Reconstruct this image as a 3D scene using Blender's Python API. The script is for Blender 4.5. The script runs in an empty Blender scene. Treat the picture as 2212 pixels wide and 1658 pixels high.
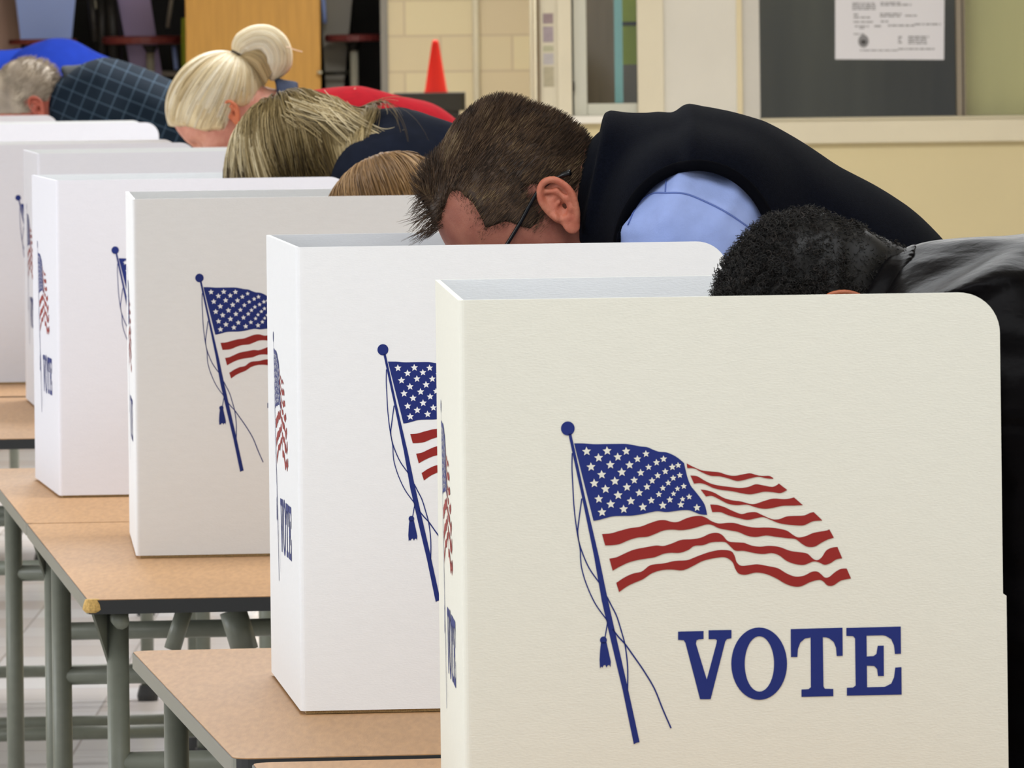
import bpy, math, random
import numpy as np
from mathutils import Vector, Matrix
R = math.radians
random.seed(7)
SC = bpy.context.scene
# ------------------------------------------------------------------ camera, world, lights, exposure
F = 17000.0; CX = 1106.0; HY = 60.0; CZ = 1.472; ROLL = 0.012
cam_d = bpy.data.cameras.new('camera'); cam = bpy.data.objects.new('camera', cam_d)
SC.collection.objects.link(cam); SC.camera = cam
cam_d.sensor_width = 36.0; cam_d.lens = F/2212*36.0
cam_d.shift_x = 0.0; cam_d.shift_y = -(829-HY)/2212
cam_d.clip_start = 0.5; cam_d.clip_end = 200
cr, sr = math.cos(ROLL), math.sin(ROLL)
cam.matrix_world = Matrix(((cr, sr, 0, 0), (0, 0, -1, 0), (-sr, cr, 0, CZ), (0, 0, 0, 1)))
cam_d.dof.use_dof = True; cam_d.dof.focus_distance = 8.0; cam_d.dof.aperture_fstop = 55.0

w = bpy.data.worlds.new('world'); SC.world = w; w.use_nodes = True
w.node_tree.nodes['Background'].inputs[0].default_value = (0.93, 0.94, 1.0, 1)
w.node_tree.nodes['Background'].inputs[1].default_value = 0.62
SC.view_settings.view_transform = 'Standard'; SC.view_settings.look = 'None'
SC.view_settings.gamma = 1.0; SC.view_settings.exposure = 0.0; SC.view_settings.use_curve_mapping = False

def area(name, loc, tgt, sx, sy, power, col):
    l = bpy.data.lights.new(name, 'AREA'); l.shape = 'RECTANGLE'; l.size = sx; l.size_y = sy
    l.energy = power; l.color = col
    o = bpy.data.objects.new(name, l); SC.collection.objects.link(o); o.location = loc
    o.rotation_euler = (Vector(tgt)-Vector(loc)).to_track_quat('-Z', 'Y').to_euler()
    return o
# rows of ceiling lamps running down the long room
for i, y in enumerate((0.5, 6.0, 11.5, 17.5, 24.0, 33.0, 41.0)):
    area('ceiling_lamp_light', (0.2, y, 3.4), (0.2, y+0.01, 0), 3.2, 1.6, (88, 88, 98, 158, 345, 425, 355)[i], (0.93, 0.965, 1.0) if i < 4 else (1.0, 0.985, 0.96))
# daylight through the tall windows on the left side
for y in (5.0, 12.0, 19.0):
    area('window_daylight', (-5.6, y, 2.0), (0.0, y, 1.2), 3.0, 2.0, 125 if y < 15 else 55, (0.93, 0.96, 1.0))

# ------------------------------------------------------------------ materials
def lin(h):
    h = h.lstrip('#'); v = [int(h[i:i+2], 16)/255 for i in (0, 2, 4)]
    return tuple([(c/12.92 if c <= 0.04045 else ((c+0.055)/1.055)**2.4) for c in v]) + (1,)
def mat(name, col, rough=0.6, metal=0.0, noise=0.0, nscale=30.0, bump=0.0, bscale=200.0, stretch=None, col2=None, spec=0.4, sheen=0.0):
    m = bpy.data.materials.new(name); m.use_nodes = True
    nt = m.node_tree; b = nt.nodes['Principled BSDF']
    c = lin(col) if isinstance(col, str) else col
    b.inputs['Base Color'].default_value = c; b.inputs['Roughness'].default_value = rough
    b.inputs['Metallic'].default_value = metal; b.inputs['Specular IOR Level'].default_value = spec
    if sheen: b.inputs['Sheen Weight'].default_value = sheen
    tc = nt.nodes.new('ShaderNodeTexCoord'); mp = nt.nodes.new('ShaderNodeMapping')
    nt.links.new(tc.outputs['Object'], mp.inputs[0])
    if stretch: mp.inputs['Scale'].default_value = stretch
    if noise or col2:
        n = nt.nodes.new('ShaderNodeTexNoise'); n.inputs['Scale'].default_value = nscale; n.inputs['Detail'].default_value = 4
        nt.links.new(mp.outputs[0], n.inputs['Vector'])
        rmp = nt.nodes.new('ShaderNodeValToRGB'); nt.links.new(n.outputs['Fac'], rmp.inputs[0])
        rmp.color_ramp.elements[0].position = 0.3; rmp.color_ramp.elements[1].position = 0.7
        if col2: c2 = lin(col2); c1 = c
        else:
            c1 = tuple(x*(1-noise) for x in c[:3])+(1,); c2 = tuple(min(1, x*(1+noise)) for x in c[:3])+(1,)
        rmp.color_ramp.elements[0].color = c1; rmp.color_ramp.elements[1].color = c2
        nt.links.new(rmp.outputs[0], b.inputs['Base Color'])
    if bump:
        n2 = nt.nodes.new('ShaderNodeTexNoise'); n2.inputs['Scale'].default_value = bscale; n2.inputs['Detail'].default_value = 3
        nt.links.new(mp.outputs[0], n2.inputs['Vector'])
        bp = nt.nodes.new('ShaderNodeBump'); bp.inputs['Strength'].default_value = bump; bp.inputs['Distance'].default_value = 0.002
        nt.links.new(n2.outputs['Fac'], bp.inputs['Height']); nt.links.new(bp.outputs[0], b.inputs['Normal'])
    return m
def add_node_mix(m, fac_socket, colA_socket, colB):
    nt = m.node_tree; mx = nt.nodes.new('ShaderNodeMix'); mx.data_type = 'RGBA'
    nt.links.new(fac_socket, mx.inputs[0]); nt.links.new(colA_socket, mx.inputs[6]); mx.inputs[7].default_value = colB
    return mx.outputs[2]
M = {}
M['card_cream'] = mat('cream_corrugated_card', '#e1e1d6', 0.7, noise=0.012, nscale=60, bump=0.12, bscale=260, stretch=(1, 1, 3.5))
M['card_white'] = mat('white_corrugated_card', '#eceff3', 0.65, noise=0.01, nscale=60, bump=0.12, bscale=260, stretch=(1, 1, 3.5))
M['card_grey'] = mat('offwhite_corrugated_card', '#eceef1', 0.7, noise=0.012, nscale=60, bump=0.12, bscale=260, stretch=(1, 1, 3.5))
M['card_cool'] = mat('cool_white_corrugated_card', '#e0e1ea', 0.65, noise=0.01, nscale=60, bump=0.12, bscale=260, stretch=(1, 1, 3.5))
M['card_inner'] = mat('blue_white_card_lining', '#e8ebee', 0.65, noise=0.01, nscale=60, bump=0.12, bscale=260, stretch=(1, 1, 3.5))
M['kraft'] = mat('kraft_card_edge', '#b59c70', 0.8, noise=0.35, nscale=900)
M['blue_ink'] = mat('blue_ink', '#0e2472', 0.7)
M['red_ink'] = mat('red_ink', '#8e1d18', 0.7)
M['wood_top'] = mat('pale_wood_laminate', '#b58c62', 0.5, spec=0.25, noise=0.10, nscale=22, bump=0.1, bscale=90, stretch=(7, 1.0, 1))
M['edge_black'] = mat('black_rubber_edge', '#26282a', 0.5)
M['edge_grey'] = mat('grey_metal_edge', '#7f8078', 0.45, metal=0.3)
M['leg_paint'] = mat('grey_green_painted_steel', '#6e7267', 0.42, noise=0.06, nscale=60)
M['particle'] = mat('bare_particle_board', '#c7a463', 0.9, noise=0.25, nscale=300)
M['floor'] = mat('vinyl_tile_floor', '#b9b2ac', 0.18, noise=0.05, nscale=10)
M['caster'] = mat('caster_steel', '#9a9a98', 0.35, metal=0.7)
M['rubber'] = mat('dark_rubber', '#2a2a2a', 0.6)

# ------------------------------------------------------------------ geometry helpers
def lk(o): SC.collection.objects.link(o); return o
def world_loc(o):
    v = Vector((0, 0, 0))
    while o is not None: v = v + Vector(o.location); o = o.parent
    return v
def mesh_obj(name, V, Fc, mats, parent=None, idx=None, smooth=False, origin=None):
    """one mesh object; V are world coordinates"""
    V = np.asarray(V, dtype=float).reshape(-1, 3)
    base = world_loc(parent) if parent is not None else Vector(origin if origin is not None else (0, 0, 0))
    me = bpy.data.meshes.new(name)
    me.from_pydata((V-np.array(base)).tolist(), [], [tuple(int(i) for i in f) for f in Fc])
    if not isinstance(mats, (list, tuple)): mats = [mats]
    for m in mats: me.materials.append(m)
    if idx is not None: me.polygons.foreach_set('material_index', idx)
    if smooth: me.polygons.foreach_set('use_smooth', [True]*len(me.polygons))
    me.update()
    o = lk(bpy.data.objects.new(name, me))
    if parent is not None: o.parent = parent
    else: o.location = base
    return o
class MB:
    def __init__(s): s.v = []; s.f = []; s.m = []
    def add(s, v, f, mi=0):
        k = len(s.v); s.v += [tuple(p) for p in v]; s.f += [tuple(i+k for i in q) for q in f]; s.m += [mi]*len(f); return s
    def box(s, x0, x1, y0, y1, z0, z1, mi=0, b=0.0):
        if b: return s.prism([(x0+b, y0), (x1-b, y0), (x1, y0+b), (x1, y1-b), (x1-b, y1), (x0+b, y1), (x0, y1-b), (x0, y0+b)], z0, z1, mi)
        v = [(x, y, z) for x in (x0, x1) for y in (y0, y1) for z in (z0, z1)]
        return s.add(v, [(0, 1, 3, 2), (4, 6, 7, 5), (0, 4, 5, 1), (2, 3, 7, 6), (0, 2, 6, 4), (1, 5, 7, 3)], mi)
    def prism(s, poly, z0, z1, mi=0):      # poly in xy, ccw
        n = len(poly); v = [(x, y, z0) for x, y in poly]+[(x, y, z1) for x, y in poly]
        f = [tuple(range(n-1, -1, -1)), tuple(range(n, 2*n))]+[(i, (i+1) % n, n+(i+1) % n, n+i) for i in range(n)]
        return s.add(v, f, mi)
    def slab(s, poly, o, e, u, nrm, t, mi=0):  # planar polygon (a,b) on origin o, axes e,u, thickness t along nrm
        o, e, u, nrm = map(Vector, (o, e, u, nrm)); n = len(poly)
        v = [o+e*a+u*b for a, b in poly]+[o+e*a+u*b+nrm*t for a, b in poly]
        f = [tuple(range(n-1, -1, -1)), tuple(range(n, 2*n))]+[(i, (i+1) % n, n+(i+1) % n, n+i) for i in range(n)]
        return s.add(v, f, mi)
    def tube(s, pts, r, n=12, mi=0, cap=True):
        pts = [Vector(p) for p in pts]; rs = r if isinstance(r, (list, tuple)) else [r]*len(pts)
        k = len(s.v); up = Vector((0.13, 0.37, 0.91)).normalized()
        for i, p in enumerate(pts):
            d = (pts[min(i+1, len(pts)-1)]-pts[max(i-1, 0)]).normalized()
            a = d.cross(up)
            if a.length < 0.1: a = d.cross(Vector((1, 0, 0)))
            a.normalize(); b = d.cross(a)
            for j in range(n):
                t = 2*math.pi*j/n; s.v.append(tuple(p+(a*math.cos(t)+b*math.sin(t))*rs[i]))
        for i in range(len(pts)-1):
            for j in range(n):
                q = (k+i*n+j, k+i*n+(j+1) % n, k+(i+1)*n+(j+1) % n, k+(i+1)*n+j); s.f.append(q); s.m.append(mi)
        if cap:
            s.f.append(tuple(k+j for j in range(n-1, -1, -1))); s.f.append(tuple(k+(len(pts)-1)*n+j for j in range(n))); s.m += [mi, mi]
        return s
    def lathe(s, c, prof, n=32, mi=0):  # prof (r,z) around vertical axis at c
        k = len(s.v); c = Vector(c)
        for r_, z in prof:
            for j in range(n):
                t = 2*math.pi*j/n; s.v.append((c.x+r_*math.cos(t), c.y+r_*math.sin(t), c.z+z))
        for i in range(len(prof)-1):
            for j in range(n): s.f.append((k+i*n+j, k+i*n+(j+1) % n, k+(i+1)*n+(j+1) % n, k+(i+1)*n+j)); s.m.append(mi)
        s.f.append(tuple(k+j for j in range(n-1, -1, -1))); s.f.append(tuple(k+(len(prof)-1)*n+j for j in range(n))); s.m += [mi, mi]
        return s
    def build(s, name, mats, parent=None, smooth=False, origin=None):
        return mesh_obj(name, s.v, s.f, mats, parent, s.m, smooth, origin)
def tag(o, label=None, cat=None, group=None, kind=None):
    if label: o['label'] = label
    if cat: o['category'] = cat
    if group: o['group'] = group
    if kind: o['kind'] = kind
    return o
def empty(name, loc):
    o = lk(bpy.data.objects.new(name, None)); o.location = loc; o.empty_display_size = 0.1; return o
def soft(o, width=0.002, seg=2):
    b = o.modifiers.new('bevel', 'BEVEL'); b.width = width; b.segments = seg; b.limit_method = 'ANGLE'; return o

# photo pixel -> ray slopes, -> point at depth Y, -> point on a horizontal plane
def ray(px, py):
    dx, dy = px-CX, py-HY
    return (dx-ROLL*dy)/F, (dy+ROLL*dx)/F
def at(px, py, Y):
    a, b = ray(px, py); return Vector((a*Y, Y, CZ-b*Y))
def onplane(px, py, z):
    a, b = ray(px, py); Y = (CZ-z)/b; return Vector((a*Y, Y, z))
def catmull(P, n=5):
    P = [np.array(p, float) for p in P]; out = []
    for i in range(len(P)-1):
        p0 = P[i-1] if i else 2*P[0]-P[1]; p1, p2 = P[i], P[i+1]; p3 = P[i+2] if i+2 < len(P) else 2*P[-1]-P[-2]
        for k in range(n):
            t = k/n
            out.append(0.5*((2*p1)+(-p0+p2)*t+(2*p0-5*p1+4*p2-p3)*t*t+(-p0+3*p1-3*p2+p3)*t**3))
    out.append(P[-1]); return out

# ------------------------------------------------------------------ voting booths
TZ = 0.74; BH = 0.50; BW = 0.467; TH = 0.0045
ROWDIR = R(6.2)
E0 = (math.cos(R(5.5)), math.sin(R(5.5)))
# print artwork traced once in the plane of a side panel: (u, v) metres from the fold and the foot
FOLD1 = at(990, 650, 6.72)
def uv(px, py):
    a, b = ray(px, py); X0, Y0 = FOLD1.x, FOLD1.y; c, s = E0
    u = (a*Y0-X0)/(c-a*s); return (u, CZ-b*(Y0+s*u)-TZ)
c1 = lambda P: [uv(1180+x/3.16, 880+y/3.16) for x, y in P]
c2 = lambda P: [uv(1180+x/3.7675, 1200+y/3.7675) for x, y in P]
c3 = lambda P: [uv(1440+x/3.95, 1320+y/3.95) for x, y in P]
ART_B, ART_R, ART_S, ART_T = [], [], [], []     # polygons: blue, red, knocked-out stars, lettering
canton = catmull([(190,243),(260,244),(330,249),(400,248),(470,247),(540,247),(600,256),(640,264),(690,270),(730,287),(770,300),(820,305),(870,325),(910,352),(940,378)])+\
    catmull([(940,378),(950,420),(962,470),(985,530),(1020,575),(1055,620),(1080,660),(1092,700),(1098,732)])[1:]+\
    catmull([(1098,732),(1050,727),(1010,712),(975,700),(930,699),(880,705),(820,712),(760,706),(720,712),(650,727),(580,737),(520,738),(450,742),(400,755),(350,768),(322,772)])[1:]
ART_B.append(c1(canton))
stripes = [
 ([(958,380),(1000,402),(1060,427),(1120,435),(1180,441),(1240,460),(1290,464),(1340,455),(1390,447),(1430,458),(1470,465),(1520,465),(1550,480)],
  [(962,412),(1010,415),(1060,440),(1120,464),(1180,468),(1240,482),(1300,500),(1350,493),(1400,480),(1450,472),(1500,482),(1548,486)]),
 ([(983,462),(1030,468),(1080,497),(1130,520),(1190,533),(1250,540),(1320,548),(1380,540),(1430,522),(1480,530),(1540,540),(1570,530),(1587,517)],
  [(1008,518),(1050,515),(1090,525),(1140,548),(1200,562),(1270,570),(1330,583),(1390,591),(1440,583),(1490,573),(1550,577),(1600,582),(1645,562)]),
 ([(1053,558),(1100,565),(1150,582),(1210,615),(1270,632),(1330,640),(1390,656),(1430,655),(1490,635),(1550,620),(1620,624),(1660,620),(1690,612)],
  [(1090,606),(1130,602),(1180,625),(1240,655),(1300,665),(1370,662),(1430,680),(1490,690),(1550,683),(1610,670),(1680,668),(1752,665)]),
 ([(1118,660),(1170,664),(1220,680),(1270,703),(1330,725),(1380,715),(1430,713),(1480,735),(1540,760),(1590,760),(1640,742),(1700,738),(1760,735),(1800,718),(1825,712)],
  [(1132,712),(1190,713),(1240,733),(1300,750),(1370,765),(1430,755),(1480,747),(1530,765),(1580,785),(1640,797),(1730,804),(1770,798),(1820,775),(1885,770)]),
 ([(380,862),(440,857),(500,840),(570,822),(640,812),(700,790),(760,770),(810,767),(860,780),(900,778),(950,757),(1000,742),(1050,738),(1090,750),(1130,775),(1180,790),(1240,785),(1290,788),(1360,808),(1430,818),(1500,817),(1570,822),(1640,838),(1680,865),(1720,885),(1770,876),(1820,855),(1870,845),(1910,838),(1932,830)],
  [(402,940),(450,938),(500,930),(560,905),(620,887),(690,880),(740,862),(800,838),(860,832),(920,836),(980,828),(1040,812),(1090,797),(1130,800),(1180,823),(1240,835),(1310,848),(1370,873),(1430,882),(1500,872),(1560,880),(1640,890),(1700,897),(1740,925),(1780,948),(1830,948),(1880,920),(1920,900),(1963,887)]),
 ([(430,1030),(480,1020),(540,992),(600,968),(680,952),(750,940),(800,943),(860,925),(920,902),(1000,897),(1060,885),(1110,862),(1160,853),(1200,868),(1240,910),(1290,918),(1350,922),(1400,940),(1460,948),(1520,942),(1590,950),(1660,975),(1720,985),(1780,995),(1820,1030),(1850,1040),(1880,1020),(1910,975),(1950,955),(1987,950)],
  [(453,1112),(500,1085),(560,1057),(620,1040),(680,1030),(740,1020),(800,997),(850,990),(910,990),(970,970),(1010,943),(1070,938),(1120,920),(1170,915),(1222,918),(1255,945),(1290,975),(1350,977),(1420,992),(1480,998),(1540,992),(1590,1008),(1640,1045),(1700,1067),(1760,1072),(1820,1050),(1860,1055),(1900,1072),(1940,1060),(1980,1035),(2020,1028)]),
 ([(477,1195),(530,1160),(590,1132),(650,1118),(700,1080),(740,1068),(800,1062),(880,1045),(960,1040),(1020,1018),(1080,995),(1140,978),(1200,970),(1260,978),(1285,1010),(1300,1055),(1330,1078),(1380,1075),(1440,1068),(1510,1080),(1580,1095),(1640,1130),(1700,1152),(1760,1145),(1810,1120),(1850,1118),(1880,1140),(1900,1158),(1930,1155),(1970,1122),(2010,1100),(2050,1097)],
  [(497,1258),(550,1220),(600,1195),(660,1170),(720,1130),(790,1108),(860,1105),(920,1110),(960,1100),(1010,1075),(1070,1045),(1140,1028),(1210,1020),(1250,1035),(1275,1060),(1290,1100),(1315,1132),(1360,1140),(1430,1125),(1500,1135),(1570,1165),(1630,1200),(1690,1220),(1740,1218),(1800,1190),(1860,1175),(1890,1185),(1920,1213),(1960,1212),(2010,1180),(2080,1165)])]
for up_, lo_ in stripes:
    ART_R.append(c1(catmull(up_, 4)+list(reversed(catmull(lo_, 4)))))
stars = [(275,298,32),(415,295,32),(545,297,30),(680,315,25),(800,350,25),(900,393,22),(357,342,32),(488,336,30),(622,350,27),(752,374,25),(860,405,25),
 (305,404,32),(437,390,31),(568,391,30),(698,406,24),(812,435,24),(911,461,22),(378,457,32),(515,440,32),(644,444,27),(760,463,24),(866,480,23),
 (327,516,32),(468,501,32),(600,495,27),(722,498,25),(832,513,22),(938,536,22),(404,555,32),(550,542,30),(687,540,26),(795,549,22),(895,553,20),
 (358,623,31),(490,597,32),(634,581,28),(768,591,23),(868,587,20),(975,608,22),(440,658,32),(577,637,30),(716,633,26),(843,628,24),(930,624,20),
 (380,713,32),(528,692,31),(659,678,30),(795,667,29),(918,662,25),(1028,682,27)]
for sx, sy, sr_ in stars:
    P = []
    for k in range(10):
        a = math.pi*k/5-math.pi/2-0.06; rr = sr_*(1.0 if k % 2 == 0 else 0.46); P.append((sx+rr*math.cos(a), sy+rr*math.sin(a)))
    ART_S.append(c1(P))
def px_line(P, wpx, w2=None):                     # a printed line of given width in photo pixels
    P = catmull(P, 5); L = []; Rr = []
    for i, p in enumerate(P):
        d = P[min(i+1, len(P)-1)]-P[max(i-1, 0)]; d = d/np.linalg.norm(d); n = np.array((-d[1], d[0]))
        t = i/(len(P)-1); ww = wpx+(0 if w2 is None else (w2-wpx)*t); L.append(p+n*ww/2); Rr.append(p-n*ww/2)
    ART_B.append([uv(*q) for q in L+Rr[::-1]])
ART_B.append([uv(1226.5+14.8*math.cos(t), 924.9+15.2*math.sin(t)) for t in np.linspace(0, 2*math.pi, 32)[:-1]])
ART_B.append([uv(*p) for p in [(1227.5,936),(1234,936),(1263,1070),(1293.4,1200),(1312,1290),(1330,1370),(1355,1480),(1381.7,1602),(1376,1603),(1369,1606.5),(1345,1490),(1320,1385),(1300,1298),(1283,1200),(1256.3,1070)]])
px_line([(1236,978),(1235.5,1010),(1237,1043),(1240,1095),(1246,1145),(1253,1184),(1254,1205),(1257,1229),(1267.6,1263.7),(1286,1303.5),(1312,1340)], 2.6)
px_line([(1256.6,1076),(1250,1126),(1248,1152),(1254,1182),(1271.8,1225),(1296,1260)], 2.8)
px_line([(1312.7,1341),(1306.9,1376)], 2.6)
ART_B.append([uv(1303.4+7.6*math.cos(t), 1381.8+8*math.sin(t)) for t in np.linspace(0, 2*math.pi, 20)[:-1]])
ART_B.append(c2([(445,700),(490,700),(510,790),(525,860),(522,905),(512,886),(500,890),(490,908),(480,886),(466,890),(458,908),(448,900),(437,914),(433,850),(438,760)]))
px_line([(1311,1288),(1320,1306),(1332,1330),(1342,1362),(1350,1392),(1354.5,1425),(1356,1452),(1355.5,1494)], 2.9)
px_line([(1323,1358),(1337,1376),(1350,1390),(1366,1412.5),(1390,1447),(1413.6,1486.7),(1432,1532),(1449.5,1572)], 3.2)
ART_T.append(c3([(97,172),(315,166),(315,235),(275,238),(255,245),(250,275),(342,580),(425,270),(428,245),(415,236),(358,237),(357,160),(553,157),(553,228),(515,235),(500,255),(375,748),(285,748),(160,268),(145,245),(97,242)]))
ART_T.append(c3([(1058,150),(1500,138),(1502,378),(1450,380),(1445,310),(1425,260),(1385,228),(1355,220),(1332,220),(1338,640),(1350,658),(1422,660),(1422,722),(1150,728),(1150,665),(1210,662),(1230,645),(1228,222),(1180,230),(1140,265),(1120,320),(1115,388),(1060,388)]))
ART_T.append(c3([(1533,140),(1997,128),(1999,360),(1947,362),(1940,290),(1915,235),(1870,208),(1840,203),(1705,206),(1707,383),(1765,380),(1790,360),(1800,292),(1852,290),(1853,550),(1802,550),(1795,490),(1770,465),(1708,462),(1710,646),(1860,642),(1915,615),(1940,560),(1950,478),(2003,474),(2005,708),(1537,718),(1537,650),(1590,648),(1612,630),(1607,230),(1590,210),(1533,208)]))
nO = 48
O_out = c3([(789+238*math.cos(2*math.pi*k/nO), 445+309*math.sin(2*math.pi*k/nO)) for k in range(nO)])
O_in = c3([(791+125*math.cos(2*math.pi*k/nO), 447+236*math.sin(2*math.pi*k/nO)) for k in range(nO)])
from mathutils.geometry import tessellate_polygon
def art_mesh(name, polys, o, e, nrm, lift, m, parent, du=0.0, ring=False):
    o, e, nrm = Vector(o), Vector(e), Vector(nrm); V = []; Fc = []; idx = []
    def P(a, b, l): return o+e*(a+du)+Vector((0, 0, b))+nrm*l
    for mi, (pl, l) in enumerate(polys):
        for poly in pl:
            k = len(V); V += [P(a, b, l) for a, b in poly]
            for t in tessellate_polygon([[Vector((a, b, 0)) for a, b in poly]]): Fc.append(tuple(k+i for i in t)); idx.append(mi)
    if ring:
        k = len(V); V += [P(a, b, lift) for a, b in O_out]+[P(a, b, lift) for a, b in O_in]
        for i in range(nO): Fc.append((k+i, k+(i+1) % nO, k+nO+(i+1) % nO, k+nO+i)); idx.append(0)
    return mesh_obj(name, V, Fc, m, parent, idx)

def booth(fpx, fpy, Y, bdir_deg, wing_deg, mname, label, W=0.53, notch=False, wl=BW):
    f = at(fpx, fpy, Y); fx, fy = f.x, f.y
    th = R(wing_deg); e = Vector((math.cos(th), math.sin(th), 0))
    bd = R(bdir_deg); g = Vector((math.sin(bd), math.cos(bd), 0))     # towards the far side
    root = empty('voting_booth', (fx, fy, TZ)); tag(root, label, 'voting booth', 'cardboard voting booths along the tables')
    m = M[mname]; z0 = TZ+0.004
    Fp = Vector((fx, fy, 0)); G = Fp+g*W; fl = 0.012
    t3 = TH
    def wing(c, inward, name):
        rc = 0.035; L = wl; H = BH-0.004
        P = [(fl, 0), (L+(0.003 if notch else 0), 0)]
        if notch: P += [(L+0.003, 0.235), (L, 0.237)]
        P += [(L-rc+rc*math.sin(a), H-rc+rc*math.cos(a)) for a in np.linspace(math.pi/2, 0, 12)]+[(fl, H)]
        b = MB().slab(P, (c.x, c.y, z0), e, (0, 0, 1), inward, t3)
        # the cut free edge shows brown board
        for i, fc in enumerate(b.f):
            pts = [b.v[k] for k in fc]
            if len(fc) == 4:
                us = [((Vector(p)-c).dot(e)) for p in pts]; zs = [p[2] for p in pts]
                if min(us) > L-0.012 and max(zs)-min(zs) > 0.003: b.m[i] = 1
        b.m[1] = 2
        return b.build(name, [m, M['kraft'], M['card_inner']], root)
    nin = Vector((-e.y, e.x, 0)); nout = -nin
    near = wing(Fp, nin, 'side_panel'); far = wing(G, nout, 'side_panel')
    # back panel with its two rounded folds, swept in plan
    ctr = [Fp+e*fl, Fp+e*0.006]
    def fil(Pc, d1, d2, n=7, r_=0.007):
        return [Pc+d1*r_*(1-t)**2+d2*r_*t**2 for t in np.linspace(0, 1, n)]
    path = [Fp+e*fl]+fil(Fp, e, g)+fil(G, -g, e)+[G+e*fl]
    off = []
    for i, p in enumerate(path):
        d = (path[min(i+1, len(path)-1)]-path[max(i-1, 0)]).normalized(); off.append(p+Vector((d.y, -d.x, 0))*t3)
    # path runs front->left->back; interior lies to the right (+x)
    v = [(p.x, p.y, z0) for p in path]+[(p.x, p.y, z0) for p in off]; n = len(path)
    v += [(x, y, TZ+BH) for x, y, z in v]
    fcs = []
    for i in range(n-1):
        fcs += [(i, i+1, 2*n+i+1, 2*n+i), (n+i+1, n+i, 3*n+i, 3*n+i+1), (2*n+i, 2*n+i+1, 3*n+i+1, 3*n+i), (i+1, i, n+i, n+i+1)]
    fcs += [(0, 2*n, 3*n, n), (n-1, 2*n-1, 4*n-1, 3*n-1)]
    back = mesh_obj('back_panel', v, fcs, [m, M['card_inner']], root, [1 if k % 4 == 1 and k < 4*(n-1) else 0 for k in range(len(fcs))])
    # thin brown board the booth stands on
    P = [(fx+e.x*0.006+g.x*0.006, fy+e.y*0.006+g.y*0.006), (fx+e.x*wl+g.x*0.004, fy+e.y*wl+g.y*0.004),
         (G.x+e.x*wl-g.x*0.004, G.y+e.y*wl-g.y*0.004), (G.x+e.x*0.006-g.x*0.006, G.y+e.y*0.006-g.y*0.006)]
    MB().prism(P, TZ+0.0005, z0, 0).build('base_board', [M['kraft']], root)
    o = (fx, fy, TZ)
    art_mesh('printed_flag', [(ART_B, .0004), (ART_R, .0004), (ART_S, .0007)], o, e, nout, .0004, [M['blue_ink'], M['red_ink'], m], near)
    art_mesh('printed_lettering', [(ART_T, .0004)], o, e, nout, .0004, [M['blue_ink']], near, ring=True)
    gout = Vector((-g.y, g.x, 0))
    if gout.x > 0: gout = -gout
    oG = (G.x, G.y, TZ); sc_ = -g
    art_mesh('printed_flag', [(ART_B, .0004), (ART_R, .0004), (ART_S, .0007)], oG, sc_, gout, .0004, [M['blue_ink'], M['red_ink'], m], back, du=0.03)
    art_mesh('printed_lettering', [(ART_T, .0004)], oG, sc_, gout, .0004, [M['blue_ink']], back, du=0.03, ring=True)
    return root
booth(990, 650, 6.72, -2.6, 5.5, 'card_cream', 'nearest cream cardboard voting booth, its flag and VOTE print fully in view', W=0.56, notch=True)
booth(638, 540, 8.42, -5.2, 5.5, 'card_white', 'bright white voting booth in front of the man in the dark vest, second nearest')
booth(285, 427, 10.95, -3.8, 5.5, 'card_grey', 'off-white voting booth with half its flag showing, standing at the chipped table corner')
booth(120, 390, 12.40, -7.6, 5.5, 'card_cool', 'white voting booth in front of the woman with long loose hair')
booth(80, 332, 15.2, -6.5, 5.5, 'card_cool', 'voting booth of which only the top edge shows above the fourth booth')
booth(-58, 314, 16.45, -6.5, 5.5, 'card_cool', 'white voting booth at the left edge in front of the blonde ponytail woman')
booth(-50, 268, 20.2, -6.5, 5.5, 'card_cool', 'voting booth whose rounded top corner stands against the dark plaid shirt')
booth(-232, 250, 22.3, -6.5, 5.5, 'card_cool', 'farthest voting booth, in front of the grey haired head')

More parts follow.
